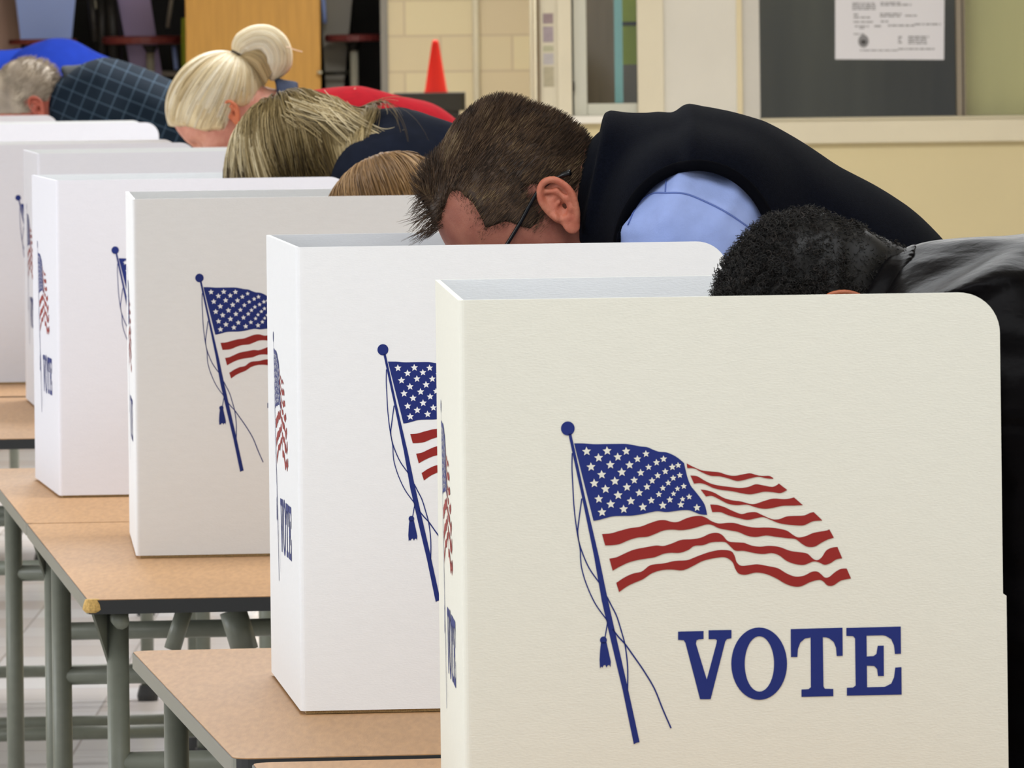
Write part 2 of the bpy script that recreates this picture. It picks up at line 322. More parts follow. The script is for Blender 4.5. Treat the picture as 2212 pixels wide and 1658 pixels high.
# ------------------------------------------------------------------ tables
def rot_pt(o, a, b, th):   # a along table depth (away), b to the right
    d = Vector((-math.sin(th), math.cos(th), 0)); r_ = Vector((math.cos(th), math.sin(th), 0))
    return Vector(o)+d*a+r_*b
def table(nl, th, D, W, label, chip=False, rails=(0.50,), braces=()):
    nl = Vector((nl[0], nl[1], 0)); root = empty('folding_table', rot_pt(nl, D/2, W/2, th)); 
    tag(root, label, 'table', 'long tables carrying the booths')
    zt = TZ; zb = TZ-0.019; rc = 0.022
    def rr(ins, rc):
        P = []
        for (a, b, s0) in ((rc, W-rc, -90), (D-rc, W-rc, 0), (D-rc, rc, 90), (rc, rc, 180)):
            for k in range(6):
                t = R(s0+90*k/5); aa = a+(rc-ins)*math.sin(t); bb = b+(rc-ins)*math.cos(t)
                q = rot_pt(nl, aa, bb, th); P.append((q.x, q.y))
        return P
    if chip: rc0 = 0.012
    else: rc0 = rc
    MB().prism(rr(0.0015, rc0), zt-0.004, zt).build('table_top', [M['wood_top']], root)
    # banding: long sides dark grey metal, ends black
    b = MB(); P = rr(0.0, rc0); n = len(P); v = [(x, y, zb) for x, y in P]+[(x, y, zt-0.001) for x, y in P]
    f = [(i, (i+1) % n, n+(i+1) % n, n+i) for i in range(n)]+[tuple(range(n-1, -1, -1))]+[tuple(range(n, 2*n))]
    b.add(v, f)
    dleft = Vector((-math.cos(th), -math.sin(th), 0))
    for i in range(n):
        a_, c_ = Vector(v[i]), Vector(v[(i+1) % n])
        nm = Vector((c_.y-a_.y, -(c_.x-a_.x), 0)).normalized()
        if abs(nm.dot(dleft)) > 0.8: b.m[i] = 1
    b.m[-1] = 0
    # top face of the banding is a hair below the laminate
    b.build('edge_band', [M['edge_black'], M['edge_grey']], root)
    if chip:
        c = rot_pt(nl, 0.004, 0.004, th)
        MB().lathe((c.x+0.003, c.y+0.004, zb+0.002), [(0.009, 0), (0.013, 0.004), (0.012, 0.010), (0.0095, 0.0172)], 10).build('chipped_corner', [M['particle']], root)
    lr = 0.0145
    for a in (0.10, D-0.10):
        for bb in (0.045, W-0.045):
            p = rot_pt(nl, a, bb, th)
            MB().tube([(p.x, p.y, 0.03), (p.x, p.y, zb+0.001)], lr, 16).build('leg', [M['leg_paint']], root, smooth=True)
            MB().lathe((p.x, p.y, 0.0), [(0.022, 0), (0.024, 0.012), (0.018, 0.035)], 16).build('foot', [M['rubber']], root)
        for rz in rails:
            p, q = rot_pt(nl, a, 0.045, th), rot_pt(nl, a, W-0.045, th)
            MB().tube([(p.x, p.y, rz), (q.x, q.y, rz)], 0.0135, 14).build('cross_rail', [M['leg_paint']], root, smooth=True)
    for bb in (0.045, W-0.045):
        p, q = rot_pt(nl, 0.02, bb, th), rot_pt(nl, D-0.02, bb, th)
        MB().tube([(p.x, p.y, zb-0.011), (q.x, q.y, zb-0.011)], 0.011, 10).build('side_rail', [M['leg_paint']], root, smooth=True)
    # small gusset plates at the near legs
    p = rot_pt(nl, 0.10, 0.045, th); d = rot_pt((0, 0, 0), -1, 0, th); 
    MB().slab([(0, 0), (-0.055, 0.0), (0, -0.075)], (p.x-0.013, p.y, zb), (0.35, 0.9, 0), (0, 0, 1), (0.01, 0, 0), 0.3).build('gusset', [M['leg_paint']], root)
    for (A, B, r_) in braces:
        MB().tube([A, B], r_, 12).build('brace', [M['leg_paint']], root, smooth=True)
    return root
def left_edge(near, far):
    a, b = onplane(*near, TZ), onplane(*far, TZ)
    return a, math.atan2(-(b.x-a.x), b.y-a.y), (b-a).length
a_, th_, D_ = left_edge((503, 1638), (283, 1405))
table(a_, th_, D_, 0.62, 'wood laminate table under the bright white second booth', rails=(0.5,)); print('T1', a_, math.degrees(th_), D_)
a_, th_, D_ = left_edge((188, 1295), (57, 1130))
table(a_, th_, D_-0.01, 0.62, 'wood laminate table with a chipped black front corner, under the off-white booth', chip=True, rails=(0.52,),
      braces=((at(398, 1318, 11.0), at(372, 1402, 11.0), 0.012), (at(503, 1318, 11.3), at(530, 1405, 11.3), 0.02)))
print('T2a', a_, math.degrees(th_), D_)
b_ = onplane(57, 1130, TZ)
table(b_, th_, 1.50, 0.62, 'wood laminate table butted behind the chipped one, carrying the fourth booth', rails=(0.57,)); print('T2b', b_)
c_ = onplane(30, 948, TZ); table((-1.02, c_.y, 0), R(7), 1.62, 0.62, 'table showing its black front edge at the left, beyond the fourth booth', rails=(0.5, 0.07)); print('T3a', c_)
table((-1.22, c_.y+1.66, 0), R(7), 1.5, 0.62, 'table carrying the booth at the left edge of the view', rails=(0.5, 0.07))
table((-1.50, 19.7, 0), R(7), 1.5, 0.62, 'table hidden under the booth before the plaid shirt')
table((-1.88, 21.7, 0), R(7), 1.5, 0.62, 'table hidden under the farthest booth')
d_ = onplane(541, 1646, TZ); thn = R(6.5); nl0 = rot_pt(d_, -1.5, 0.0, thn)
table(nl0, thn, 1.5, 0.62, 'nearest wood laminate table, under the cream booth'); print('T0', d_, nl0)
# ------------------------------------------------------------------ room and background
M['block'] = mat('cream_block_wall', '#d6c8a2', 0.55)
nt = M['block'].node_tree; bs = nt.nodes['Principled BSDF']
tc = nt.nodes.new('ShaderNodeTexCoord'); mp = nt.nodes.new('ShaderNodeMapping'); mp.inputs['Rotation'].default_value = (R(90), 0, 0)
br = nt.nodes.new('ShaderNodeTexBrick'); br.inputs['Scale'].default_value = 1.0
br.inputs['Brick Width'].default_value = 0.41; br.inputs['Row Height'].default_value = 0.2045; br.inputs['Mortar Size'].default_value = 0.009; br.inputs['Mortar Smooth'].default_value = 0.6
br.inputs['Color1'].default_value = lin('#dccfa9'); br.inputs['Color2'].default_value = lin('#d3c3a2'); br.inputs['Mortar'].default_value = lin('#c5b496')
nt.links.new(tc.outputs['Object'], mp.inputs[0]); nt.links.new(mp.outputs[0], br.inputs['Vector']); nt.links.new(br.outputs[0], bs.inputs['Base Color'])
M['paint_low'] = mat('tan_wall_paint', '#d8cba2', 0.6, noise=0.02, nscale=2)
M['paint_white'] = mat('offwhite_paint', '#d9d6cc', 0.5, noise=0.03, nscale=3)
M['paint_cream'] = mat('cream_trim_paint', '#ddd5bd', 0.45, noise=0.03, nscale=4)
M['paint_jamb'] = mat('grey_white_paint', '#cbc8c0', 0.5, noise=0.02, nscale=6)
M['dark'] = mat('alcove_shade_black', '#0c0a0a', 0.8)  # near-black stands in for the deep shade of the storage alcove
M['dark_room'] = mat('painted_dim_room', '#6e6c5e', 0.8, col2='#46453b', nscale=1.6, stretch=(2.2, 1, 0.25))  # dimness and vague streaks of the office put into the wall colour
M['blind'] = mat('olive_blind', '#dcd39c', 0.7, noise=0.07, nscale=2, stretch=(4, 1, 0.3))
M['plywood'] = mat('orange_plywood', '#b98a3e', 0.5, noise=0.10, nscale=5, stretch=(9, 1, 0.7))
M['mullion'] = mat('brown_grey_mullion', '#8c8272', 0.5)
M['teal'] = mat('teal_glass_edge', '#8fc4cc', 0.2)
M['brown'] = mat('brown_curtain', '#a08e7c', 0.8, noise=0.15, nscale=4, stretch=(6, 1, .5))
M['green'] = mat('yellow_green_panel', '#b4c850', 0.7)
M['greyp'] = mat('grey_panel', '#8d867e', 0.6)
M['paper'] = mat('white_paper', '#dfdfe6', 0.7)
M['ink'] = mat('grey_print', '#8a8a8e', 0.8)
M['ink_dark'] = mat('dark_print', '#4b4b4c', 0.8)
M['cone'] = mat('orange_red_plastic', '#e8200b', 0.6)
M['dkbox'] = mat('dark_olive_plastic', '#2d2a22', 0.5)
M['seat_red'] = mat('dark_red_plastic', '#6a2b28', 0.45)
M['panel_blue'] = mat('blue_laminate', '#8fa4e0', 0.5)
M['panel_purple'] = mat('mauve_laminate', '#9d8cb4', 0.5)
M['panel_brown'] = mat('brown_laminate', '#94786c', 0.5)
M['panel_grey'] = mat('grey_laminate', '#7c786f', 0.5)
M['steel'] = mat('pale_steel', '#aaa694', 0.4, metal=0.2)
M['dsteel'] = mat('dark_steel', '#1d1a18', 0.5, metal=0.2)
M['glass'] = bpy.data.materials.new('window_glass'); M['glass'].use_nodes = True
nt = M['glass'].node_tree; nt.nodes.remove(nt.nodes['Principled BSDF'])
g1 = nt.nodes.new('ShaderNodeBsdfTransparent'); g2 = nt.nodes.new('ShaderNodeBsdfGlossy'); g2.inputs['Roughness'].default_value = 0.04
g1.inputs[0].default_value = (0.9, 0.92, 0.9, 1); mx = nt.nodes.new('ShaderNodeMixShader'); mx.inputs[0].default_value = 0.045
nt.links.new(g1.outputs[0], mx.inputs[1]); nt.links.new(g2.outputs[0], mx.inputs[2]); nt.links.new(mx.outputs[0], nt.nodes['Material Output'].inputs[0])
# tiled floor colours; the brownish ones paint in brown reflections
nt = M['floor'].node_tree; bs = nt.nodes['Principled BSDF']
tc = nt.nodes.new('ShaderNodeTexCoord'); br = nt.nodes.new('ShaderNodeTexBrick'); br.offset = 0
br.inputs['Scale'].default_value = 1.0; br.inputs['Brick Width'].default_value = 0.305; br.inputs['Row Height'].default_value = 0.305; br.inputs['Mortar Size'].default_value = 0.003
br.inputs['Color1'].default_value = lin('#dedad8'); br.inputs['Color2'].default_value = lin('#c4b4a6'); br.inputs['Mortar'].default_value = lin('#b4aca6'); br.inputs['Bias'].default_value = -0.35
nt.links.new(tc.outputs['Object'], br.inputs['Vector']); nt.links.new(br.outputs[0], bs.inputs['Base Color'])

def struct(mb, name, m, origin=(0, 0, 0), **k):
    o = mb.build(name, m if isinstance(m, list) else [m], None, origin=origin); o['kind'] = 'structure'; return o
struct(MB().box(-7, 5, -1, 46, -0.05, 0.0), 'floor', M['floor'])
struct(MB().box(-7.15, 5, -1, 47.2, 3.6, 3.7), 'ceiling', mat('white_ceiling_tile', '#d8d6d0', .8))
YF = 45.0; YM = 30.0
def PX(px, Y): return (px-CX)/F*Y
def ZP(py, Y, px=1600): return at(px, py, Y).z
# far wall (blocks) right of the storage opening
xo = PX(838, YF); xr = PX(1400, YF)
struct(MB().box(xo, xr, YF, YF+0.15, 0, 3.6), 'wall_far', M['block'])
struct(MB().box(-7, PX(-560, YF), YF, YF+0.15, 0, 3.6), 'wall_back', M['block'])
struct(MB().box(PX(822, YF), xo, YF-0.03, YF+0.2, 0, 3.6), 'trim_1', mat('grey_door_frame', '#87837c', 0.5))
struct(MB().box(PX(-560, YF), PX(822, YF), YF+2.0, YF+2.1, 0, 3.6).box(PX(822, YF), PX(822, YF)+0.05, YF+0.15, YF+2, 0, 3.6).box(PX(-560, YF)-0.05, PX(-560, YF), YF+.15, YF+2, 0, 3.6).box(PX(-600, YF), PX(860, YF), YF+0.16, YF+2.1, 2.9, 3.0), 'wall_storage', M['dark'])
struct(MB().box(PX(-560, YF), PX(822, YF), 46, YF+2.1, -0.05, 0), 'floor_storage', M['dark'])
o = MB().tube([(PX(1028, YF), YF-0.03, 0), (PX(1028, YF), YF-0.03, 3.5)], 0.021, 12).build('wall_pipe', [M['paint_cream']], smooth=True); tag(o, 'cream painted vertical pipe on the block wall right of the orange cone', 'pipe')
struct(MB().box(-7.15, -7, -1, 46, 0, 0.9).box(-7.15, -7, -1, 46, 3.0, 3.6).box(-7.15, -7, -1, 2.5, .9, 3).box(-7.15, -7, 8, 9.5, .9, 3).box(-7.15, -7, 15, 16.5, .9, 3).box(-7.15, -7, 22, 46, .9, 3), 'wall_left', M['paint_low'])
# middle wall with doorway, column and window
def ybox(mb, x0, x1, y0, y1, d0=0.0, d1=0.12, mi=0):   # box from photo px extents, front at YM-d1.. (d negative = nearer)
    Xa, Xb = PX(x0, YM), PX(x1, YM); Za, Zb = CZ-(y1-HY)/F*YM, CZ-(y0-HY)/F*YM
    return mb.box(Xa, Xb, YM+d0, YM+d1, Za, Zb, mi)
zs = CZ-(262-HY)/F*YM; zs2 = CZ-(318-HY)/F*YM; XR = 4.9
b = MB(); b.box(PX(1240, YM), XR, YM, YM+0.12, 0, zs2); b.box(PX(1234, YM), PX(1376, YM), YM, YM+0.12, zs2, CZ-(266-HY)/F*YM)
struct(b, 'wall_middle', M['paint_low'])
b = MB(); b.box(PX(1640, YM), XR, YM, YM+.12, 2.6, 3.6); struct(b, 'wall_upper', M['paint_low'])
b = MB(); b.box(PX(1162, YM), PX(1170, YM), YM+0.12, YF, 0, 3.6); struct(b, 'wall_return', M['paint_cream'])
b = MB().box(PX(1620, YM), XR, YM-0.05, YM+0.10, zs2, zs-0.012, 0).box(PX(1640, YM), XR, YM-0.035, YM+0.10, zs-0.012, zs, 0)
o = struct(b, 'trim_2', M['paint_cream']); soft(o, 0.006, 2)
# column between door and window
b = MB().box(PX(1376, YM), PX(1432, YM), YM-0.04, YM+0.14, 0, 3.6, 0).box(PX(1432, YM), PX(1590, YM), YM-0.02, YM+0.12, 0, 3.6, 1).box(PX(1590, YM), PX(1602, YM), YM-0.03, YM+0.12, 0, 3.6, 2).box(PX(1602, YM), PX(1640, YM), YM-0.01, YM+0.12, zs2, 3.6, 3)
struct(b, 'wall_column', [M['paint_cream'], M['paint_white'], mat('yellowed_caulk', '#ddd0ac', .6), M['paint_jamb']])
# window of the office: frame, glass, dim interior
win = empty('window_1', (PX(1850, YM), YM, zs)); win['kind'] = 'structure'
ybox(MB(), 1641, 2066, -420, 262, 0.05, 0.056).build('glass_pane', [M['glass']], win)
ybox(MB(), 2085, 2420, -420, 262, 0.05, 0.056).build('glass_pane', [M['glass']], win)
mm = MB(); ybox(mm, 2066, 2077, -420, 262, 0.0, 0.09); ybox(mm, 2080, 2085, -420, 262, 0.02, 0.09, 1); ybox(mm, 2077, 2080, -420, 262, 0.03, 0.09, 2)
mm.build('mullion', [M['mullion'], M['mullion'], M['dsteel']], win)
ybox(MB(), 2085, 2420, -420, 262, 0.16, 0.18).build('roller_blind', [M['blind']], win)
struct(MB().box(PX(1560, YM), 5, YM+0.9, YM+1.0, 0, 3.6), 'wall_office', M['dark_room'])
struct(MB().box(4.9, 5.0, -1, YM+1, 0, 3.6), 'wall_right', M['paint_low'])
# notice taped to the window
nz = YM+0.045
pap = empty('paper_notice', (PX(1920, YM), nz, ZP(128, YM, 1920))); tag(pap, 'white printed notice sheet taped inside the dark office window', 'notice')
def quad_px(mb, P, Y, t=0.001, mi=0):
    v = [at(x, y, Y) for x, y in P]; n = len(v); v2 = [Vector((p.x, p.y-t, p.z)) for p in v]
    mb.add(v+v2, [tuple(range(n)), tuple(range(2*n-1, n-1, -1))]+[(i, n+i, n+(i+1) % n, (i+1) % n) for i in range(n)], mi)
b = MB(); quad_px(b, [(1804, 128), (2039, 129), (2041, -130), (1804, -130)], nz); b.build('sheet', [M['paper']], pap)
b = MB()
def zz(x0, y0, x1, y1, mi=0, rows=1, seed=1):    # illegible print: short dashes of differing length
    rnd = random.Random(seed*7+int(x0)); h = (y1-y0)/rows
    for r_ in range(rows):
        x = x0
        while x < x1-2:
            wd = min(rnd.uniform(4, 16), x1-x); yy = y0+r_*h
            quad_px(b, [(x, yy+h*0.70), (x+wd, yy+h*0.70), (x+wd, yy+h*0.12), (x, yy+h*0.12)], nz-0.0012, 0.0005, mi); x += wd+rnd.uniform(1.5, 3)
# crop factor: 2212/300
q = lambda x, y: (1780+x/7.373, y/7.373)
def zq(x0, y0, x1, y1, rows=1, mi=0, s=1): a_, c_ = q(x0, y0), q(x1, y1); zz(a_[0], a_[1], c_[0], c_[1], mi, rows, s)
zq(450, 40, 820, 165, 4); zq(900, 30, 1240, 100, 2); zq(1250, 60, 1390, 100); zq(470, 215, 540, 255); zq(470, 262, 735, 300); zq(890, 205, 1235, 280, 2)
zq(1290, 235, 1480, 270); zq(470, 335, 780, 370); zq(905, 325, 1030, 365); zq(490, 405, 720, 440); zq(560, 438, 640, 465); zq(800, 400, 935, 440); zq(1020, 390, 1440, 430); zq(1440, 370, 1860, 410)
zq(470, 530, 640, 560); zq(1180, 575, 1240, 700, 3); zq(1340, 570, 1670, 610); zq(1340, 610, 1640, 710, 3); zq(570, 790, 1180, 820); zq(1180, 765, 1760, 800)
cx_, cy_ = q(628, 655)
quad_px(b, [(cx_+11.5*math.cos(-t), cy_+14*math.sin(-t)) for t in np.linspace(0, 2*math.pi, 24)[:-1]][::-1], nz-0.0012, 0.0005, 0)
quad_px(b, [(cx_+6*math.cos(-t), cy_+2+5*math.sin(-t)) for t in np.linspace(0, 2*math.pi, 16)[:-1]][::-1], nz-0.0022, 0.0005, 1)
b.build('printed_text', [M['ink'], M['ink_dark']], pap)
# doorway: frame, papers strip, glazed door leaf, things seen through it
b = MB()
struct(MB().box(PX(1158, YM), PX(1166, YM), YM-0.02, YM+.1, 0, 3.6), 'trim_3', mat('brown_door_edge', '#7a6a50', .5))
b = MB().box(PX(1166, YM), PX(1204, YM), YM+0.0, YM+.12, 0, 3.6, 0).box(PX(1204, YM), PX(1234, YM), YM-0.03, YM+.12, 0, 3.6, 0)
struct(b, 'wall_jamb', M['paint_cream'])
dr = empty('door_1', (PX(1305, YM), YM, 0)); dr['kind'] = 'structure'
b = MB(); ybox(b, 1238, 1267, -420, 252, 0.02, 0.07); ybox(b, 1267, 1376, 226, 252, 0.02, 0.07)
soft(b.build('door_frame', [mat('pale_door_paint', '#cdcdc0', .45)], dr), .004)
ybox(MB(), 1267, 1376, -420, 226, 0.04, 0.046).build('glass_pane', [M['glass']], dr)
b = MB(); ybox(b, 1327, 1345, -420, 228, 0.06, 0.09); b.build('glass_edge', [M['teal']], dr)
b = MB(); ybox(b, 1234, 1238.5, -420, 252, 0.05, 0.07); b.build('door_gap_shade', [mat('gap_shade_grey', '#4d585a', .6)], dr)  # shade inside the door gap, put in as a dark strip
b = MB().tube([(PX(1236.5, YM), YM-.012, ZP(192, YM)), (PX(1236.5, YM), YM-.012, ZP(172, YM))], 0.006, 10); b.build('hinge', [M['dsteel']], dr)
o = MB(); ybox(o, 1262, 1330, -420, 240, 0.35, 0.38); tag(o.build('curtain', [M['brown']]), 'brown curtain behind the glass of the pale door', 'curtain')
o = MB(); ybox(o, 1342, 1380, -420, 143, 0.30, 0.33); ybox(o, 1342, 1380, 50, 58, 0.29, 0.30, 1); tag(o.build('wall_poster', [M['green'], M['ink_dark']]), 'yellow green poster seen through the door glass', 'poster')
o = MB(); ybox(o, 1342, 1380, 143, 300, 0.30, 0.36); tag(o.build('cupboard', [M['greyp']]), 'grey cupboard side below the green poster behind the door glass', 'cupboard')
struct(MB().box(PX(1200, YM), PX(1640, YM), YM+0.9, YM+1, 0, 3.6), 'wall_lobby', M['paint_low'])
area('lobby_fill_light', (PX(1300, YM), YM+0.2, 2.9), (PX(1300, YM), YM+.3, 1.2), .3, .15, 7, (1, .93, .82))  # unseen fill light, added to brighten the things behind the door glass
b = MB(); ybox(b, 1232, 1380, 252, 268, -0.06, 0.1); struct(b, 'trim_4', mat('bright_white_sill', '#efece2', .4))
# strip of small papers on the jamb
for k, (y0, y1, c, lab) in enumerate(((30, 52, '#9c8a8c', 'upper mauve label on the pale door jamb'), (58, 92, '#a79aa0', 'tall mauve grey label on the pale door jamb, second from the top'), (100, 112, '#b9b79a', 'small yellowish label on the pale door jamb'), (116, 140, '#bdb8b8', 'pale grey label on the door jamb above the olive one'), (145, 188, '#b5ad93', 'lowest olive label on the pale door jamb'))):
    o = MB(); ybox(o, 1173, 1195, y0, y1, -0.003, -0.001); tag(o.build('paper_label', [mat('label_paper', c, .7, noise=.1, nscale=40)], origin=(PX(1184, YM), YM, ZP(y1, YM))), lab, 'label', 'labels on the door jamb')
# cone on a dark cart
YC = 40.0
ct = at(940, 200, YC); top = at(940, 86, YC).z
zc = ct.z
cart = empty('storage_cart', (PX(925, YC), YC, 0)); tag(cart, 'dark storage cart against the block wall, under the orange cone', 'cart')
b = MB().box(PX(850, YC), PX(1003, YC), YC-0.3, YC+0.3, zc-0.09, zc, 0, b=0.02); b.build('top_tray', [M['dkbox']], cart)
b = MB().box(PX(862, YC), PX(990, YC), YC-0.27, YC+0.27, 0.12, zc-0.09); b.build('body', [M['dkbox']], cart)
for sx in (870, 982):
    for sy in (-.22, .22): MB().lathe((PX(sx, YC), YC+sy, 0), [(0.03, 0), (0.04, 0.04), (0.03, 0.12)], 12).build('caster', [M['rubber']], cart)
k_ = YC/F; h_ = top-zc
cone = empty('traffic_cone', (PX(940, YC), YC, zc)); tag(cone, 'small orange red traffic cone standing on the dark cart', 'cone')
MB().lathe((PX(940, YC), YC, zc), [(26*k_, 0), (26*k_, 0.004), (24*k_, 0.01), (8*k_, h_-0.02), (6*k_, h_-0.004), (3*k_, h_)], 32).build('cone_body', [M['cone']], cone, smooth=True)
# stored folding tables with fixed stools in the dark alcove
def stored(px_panel, pm, seat, post_px, label, Y, extra=(), lean=0, zlo=0.15):
    t = empty('stored_table', (PX(seat[0]+20, Y), Y, 0)); tag(t, label, 'folded table', 'folded tables with fixed stools in the alcove')
    x0, x1, x0b, x1b = px_panel; zt_, zb_ = 1.95, zlo
    zm = CZ-(75-HY)/F*Y; ztp = CZ+HY/F*Y
    b = MB()
    def xz(xa, xb, z): s_ = (z-zm)/(ztp-zm); return PX(xb+(xa-xb)*s_, Y)
    v = [(xz(x0, x0b, zb_), Y+.1, zb_), (xz(x1, x1b, zb_), Y+.1, zb_), (xz(x1, x1b, zt_), Y+.1, zt_), (xz(x0, x0b, zt_), Y+.1, zt_)]
    v += [(x, y+.03, z) for x, y, z in v]
    b.add(v, [(0, 1, 2, 3), (7, 6, 5, 4), (0, 4, 5, 1), (1, 5, 6, 2), (2, 6, 7, 3), (3, 7, 4, 0)])
    b.build('table_top', [M[pm]], t)
    sx0, sx1, sy0, sy1 = seat; cxx = PX((sx0+sx1)/2, Y); rr = PX(sx1, Y)-PX(sx0, Y); rr /= 2
    zz0, zz1 = CZ-(sy1-HY)/F*Y, CZ-(sy0-HY)/F*Y
    s = MB().lathe((cxx, Y-.1, zz0), [(rr*.9, 0), (rr, .006), (rr, zz1-zz0-.006), (rr*.93, zz1-zz0)], 28).build('stool_seat', [M['seat_red']], t)
    MB().lathe((PX(post_px, Y), Y-.1, zz0-.055), [(.02, 0), (.05, .05)], 14).build('seat_bracket', [M['dsteel']], t)
    MB().tube([(PX(post_px, Y), Y-.1, 0.2), (PX(post_px, Y), Y-.1, zz0-.05)], .024, 12).build('stool_post', [M['steel']], t, smooth=True)
    for (xa, ya, xb, yb, r_, mm_) in extra:
        MB().tube([at(xa, ya, Y), at(xb, yb, Y)], r_, 10).build('frame_tube', [M[mm_]], t, smooth=True)
    for px_ in (x0b+10, x1b-10):
        MB().tube([(PX(px_, Y), Y+.05, 0.0), (PX(px_, Y), Y+.05, 0.5)], .02, 10).build('leg', [M['dsteel']], t, smooth=True)
    return t
YS = 45.6
stored((34, 160, 42, 152), 'panel_blue', (20, 168, 72, 84), 88, 'folded table with a pale blue top in the dark alcove, far left', YS, extra=((196, -10, 206, 90, .02, 'dsteel'),), zlo=1.42)
stored((255, 325, 268, 336), 'panel_purple', (222, 398, 68, 86), 326, 'folded table with a mauve top beside the plywood door', YS+.25,
       extra=((196, -10, 210, 18, .012, 'steel'), (236, -20, 250, 160, .045, 'dsteel'), (218, -20, 222, 160, .03, 'dsteel'), (372, -10, 362, 60, .012, 'greyp'), (376, 100, 381, 150, .014, 'panel_blue'), (350, 158, 398, 160, .016, 'greyp')), zlo=0.3)
stored((692, 760, 696, 752), 'panel_grey', (702, 826, 70, 86), 765, 'folded table with a grey top just right of the plywood door', YS+.1,
       extra=((698, -10, 702, 50, .012, 'panel_blue'), (702, 159, 758, 157, .012, 'dkbox')), zlo=0.2)
bp = MB().box(PX(-40, YS), PX(38, YS), YS+.3, YS+.33, 0.3, 1.9); o = bp.build('wood_panel', [M['panel_brown']], origin=(PX(0, YS), YS+.3, .3)); tag(o, 'brown board leaning at the far left of the alcove', 'board')
dd = empty('plywood_door', (PX(545, YF), YF, 0)); tag(dd, 'orange plywood door panel standing behind the blonde ponytail', 'door panel')
soft(MB().box(PX(401, YF-.2), PX(692, YF-.2), YF-.22, YF-.18, 0.01, 2.1).build('panel', [M['plywood']], dd), .004)
MB().lathe((PX(692, YF), YF-.25, ZP(159, YF, 692)), [(0.012, 0), (.017, .008), (.012, .018)], 14).build('door_knob', [M['steel']], dd, smooth=True)
o = MB().tube([(PX(400, YF), YF+.1, 0), (PX(400, YF), YF+.1, CZ-(85-HY)/F*YF), (PX(398, YF), YF+.1, CZ-(30-HY)/F*YF)], [.02, .028, .02], 12).build('sports_bat', [mat('lime_plastic', '#7d8a12', .5)]) 
tag(o, 'lime green plastic bat standing upright beside the left edge of the plywood door', 'bat')
# ------------------------------------------------------------------ people: smooth implicit bodies meshed with surface nets
def smin(a, b, k):
    h = np.clip(0.5+0.5*(b-a)/k, 0, 1); return b*(1-h)+a*h-k*h*(1-h)
def smax(a, b, k): return -smin(-a, -b, k)
def ell(P, c, r):
    q = (P-np.array(c))/np.array(r); k0 = np.linalg.norm(q, axis=1); k1 = np.linalg.norm(q/np.array(r), axis=1)
    return k0*(k0-1)/np.maximum(k1, 1e-9)
def cap(P, a, b, r1, r2, w1=None, w2=None):      # tapered capsule; w = sideways half width (y) when it differs from r
    a = np.array(a, float); b = np.array(b, float); ba = b-a; pa = P-a
    t = np.clip(pa@ba/max(ba@ba, 1e-12), 0, 1); r = r1+t*(r2-r1); q = pa-t[:, None]*ba
    if w1 is not None:
        w_ = w1+t*(w2-w1); q = q.copy(); q[:, 1] *= r/w_
    return np.linalg.norm(q, axis=1)-r
def sdf_mesh(f, lo, hi, vox, B=20, marg=0.03):
    lo = np.array(lo, float); nb = np.ceil((np.array(hi)-lo)/(vox*B)).astype(int)
    g = np.stack(np.meshgrid(*[np.arange(n) for n in nb], indexing='ij'), -1).reshape(-1, 3)
    cen = lo+(g+0.5)*B*vox; act = g[np.abs(f(cen)) < vox*B*0.88+marg]
    NN = int(max(nb)*B+4); ks = []; vs = []; qs = []
    ar = np.arange(B+1); gi = np.stack(np.meshgrid(ar, ar, ar, indexing='ij'), -1)
    key = lambda c: (c[..., 0]*NN+c[..., 1])*NN+c[..., 2]
    for blk in act:
        o = blk*B; S = f((lo+(o+gi.reshape(-1, 3))*vox)).reshape(B+1, B+1, B+1)
        neg = S < 0
        if neg.all() or not neg.any(): continue
        acc = np.zeros((B, B, B, 3)); cnt = np.zeros((B, B, B))
        for ax in range(3):
            o1, o2 = [d for d in range(3) if d != ax]
            for d1 in (0, 1):
                for d2 in (0, 1):
                    sl0 = [slice(0, B)]*3; sl0[o1] = slice(d1, B+d1); sl0[o2] = slice(d2, B+d2); sl1 = list(sl0); sl1[ax] = slice(1, B+1)
                    a, b = S[tuple(sl0)], S[tuple(sl1)]; m = (a < 0) != (b < 0)
                    den = np.where(m, a-b, 1.0); t = np.where(m, a/den, 0)
                    cnt += m; acc[..., ax] += np.where(m, t, 0); acc[..., o1] += m*d1; acc[..., o2] += m*d2
        I = np.argwhere(cnt > 0)
        v = acc[tuple(I.T)]/cnt[tuple(I.T)][:, None]
        ks.append(key(I+o)); vs.append(lo+(I+o+v)*vox)
        for ax in range(3):
            sl0 = [slice(0, B)]*3; sl1 = list(sl0); sl1[ax] = slice(1, B+1)
            a, b = neg[tuple(sl0)], neg[tuple(sl1)]
            E = np.argwhere(a != b)
            if len(E) == 0: continue
            inside_first = a[tuple(E.T)]; E = E+o
            u = np.zeros(3, int); w_ = np.zeros(3, int); u[(ax+1) % 3] = 1; w_[(ax+2) % 3] = 1
            q4 = np.stack([key(E-u-w_), key(E-w_), key(E), key(E-u)], 1)
            q4[~inside_first] = q4[~inside_first][:, ::-1]; qs.append(q4)
    K = np.concatenate(ks); V = np.concatenate(vs); Q = np.concatenate(qs)
    Ku, first = np.unique(K, return_index=True); V = V[first]
    pos = np.searchsorted(Ku, Q); pos[pos >= len(Ku)] = 0; ok = (Ku[pos] == Q).all(1)
    return V, pos[ok]
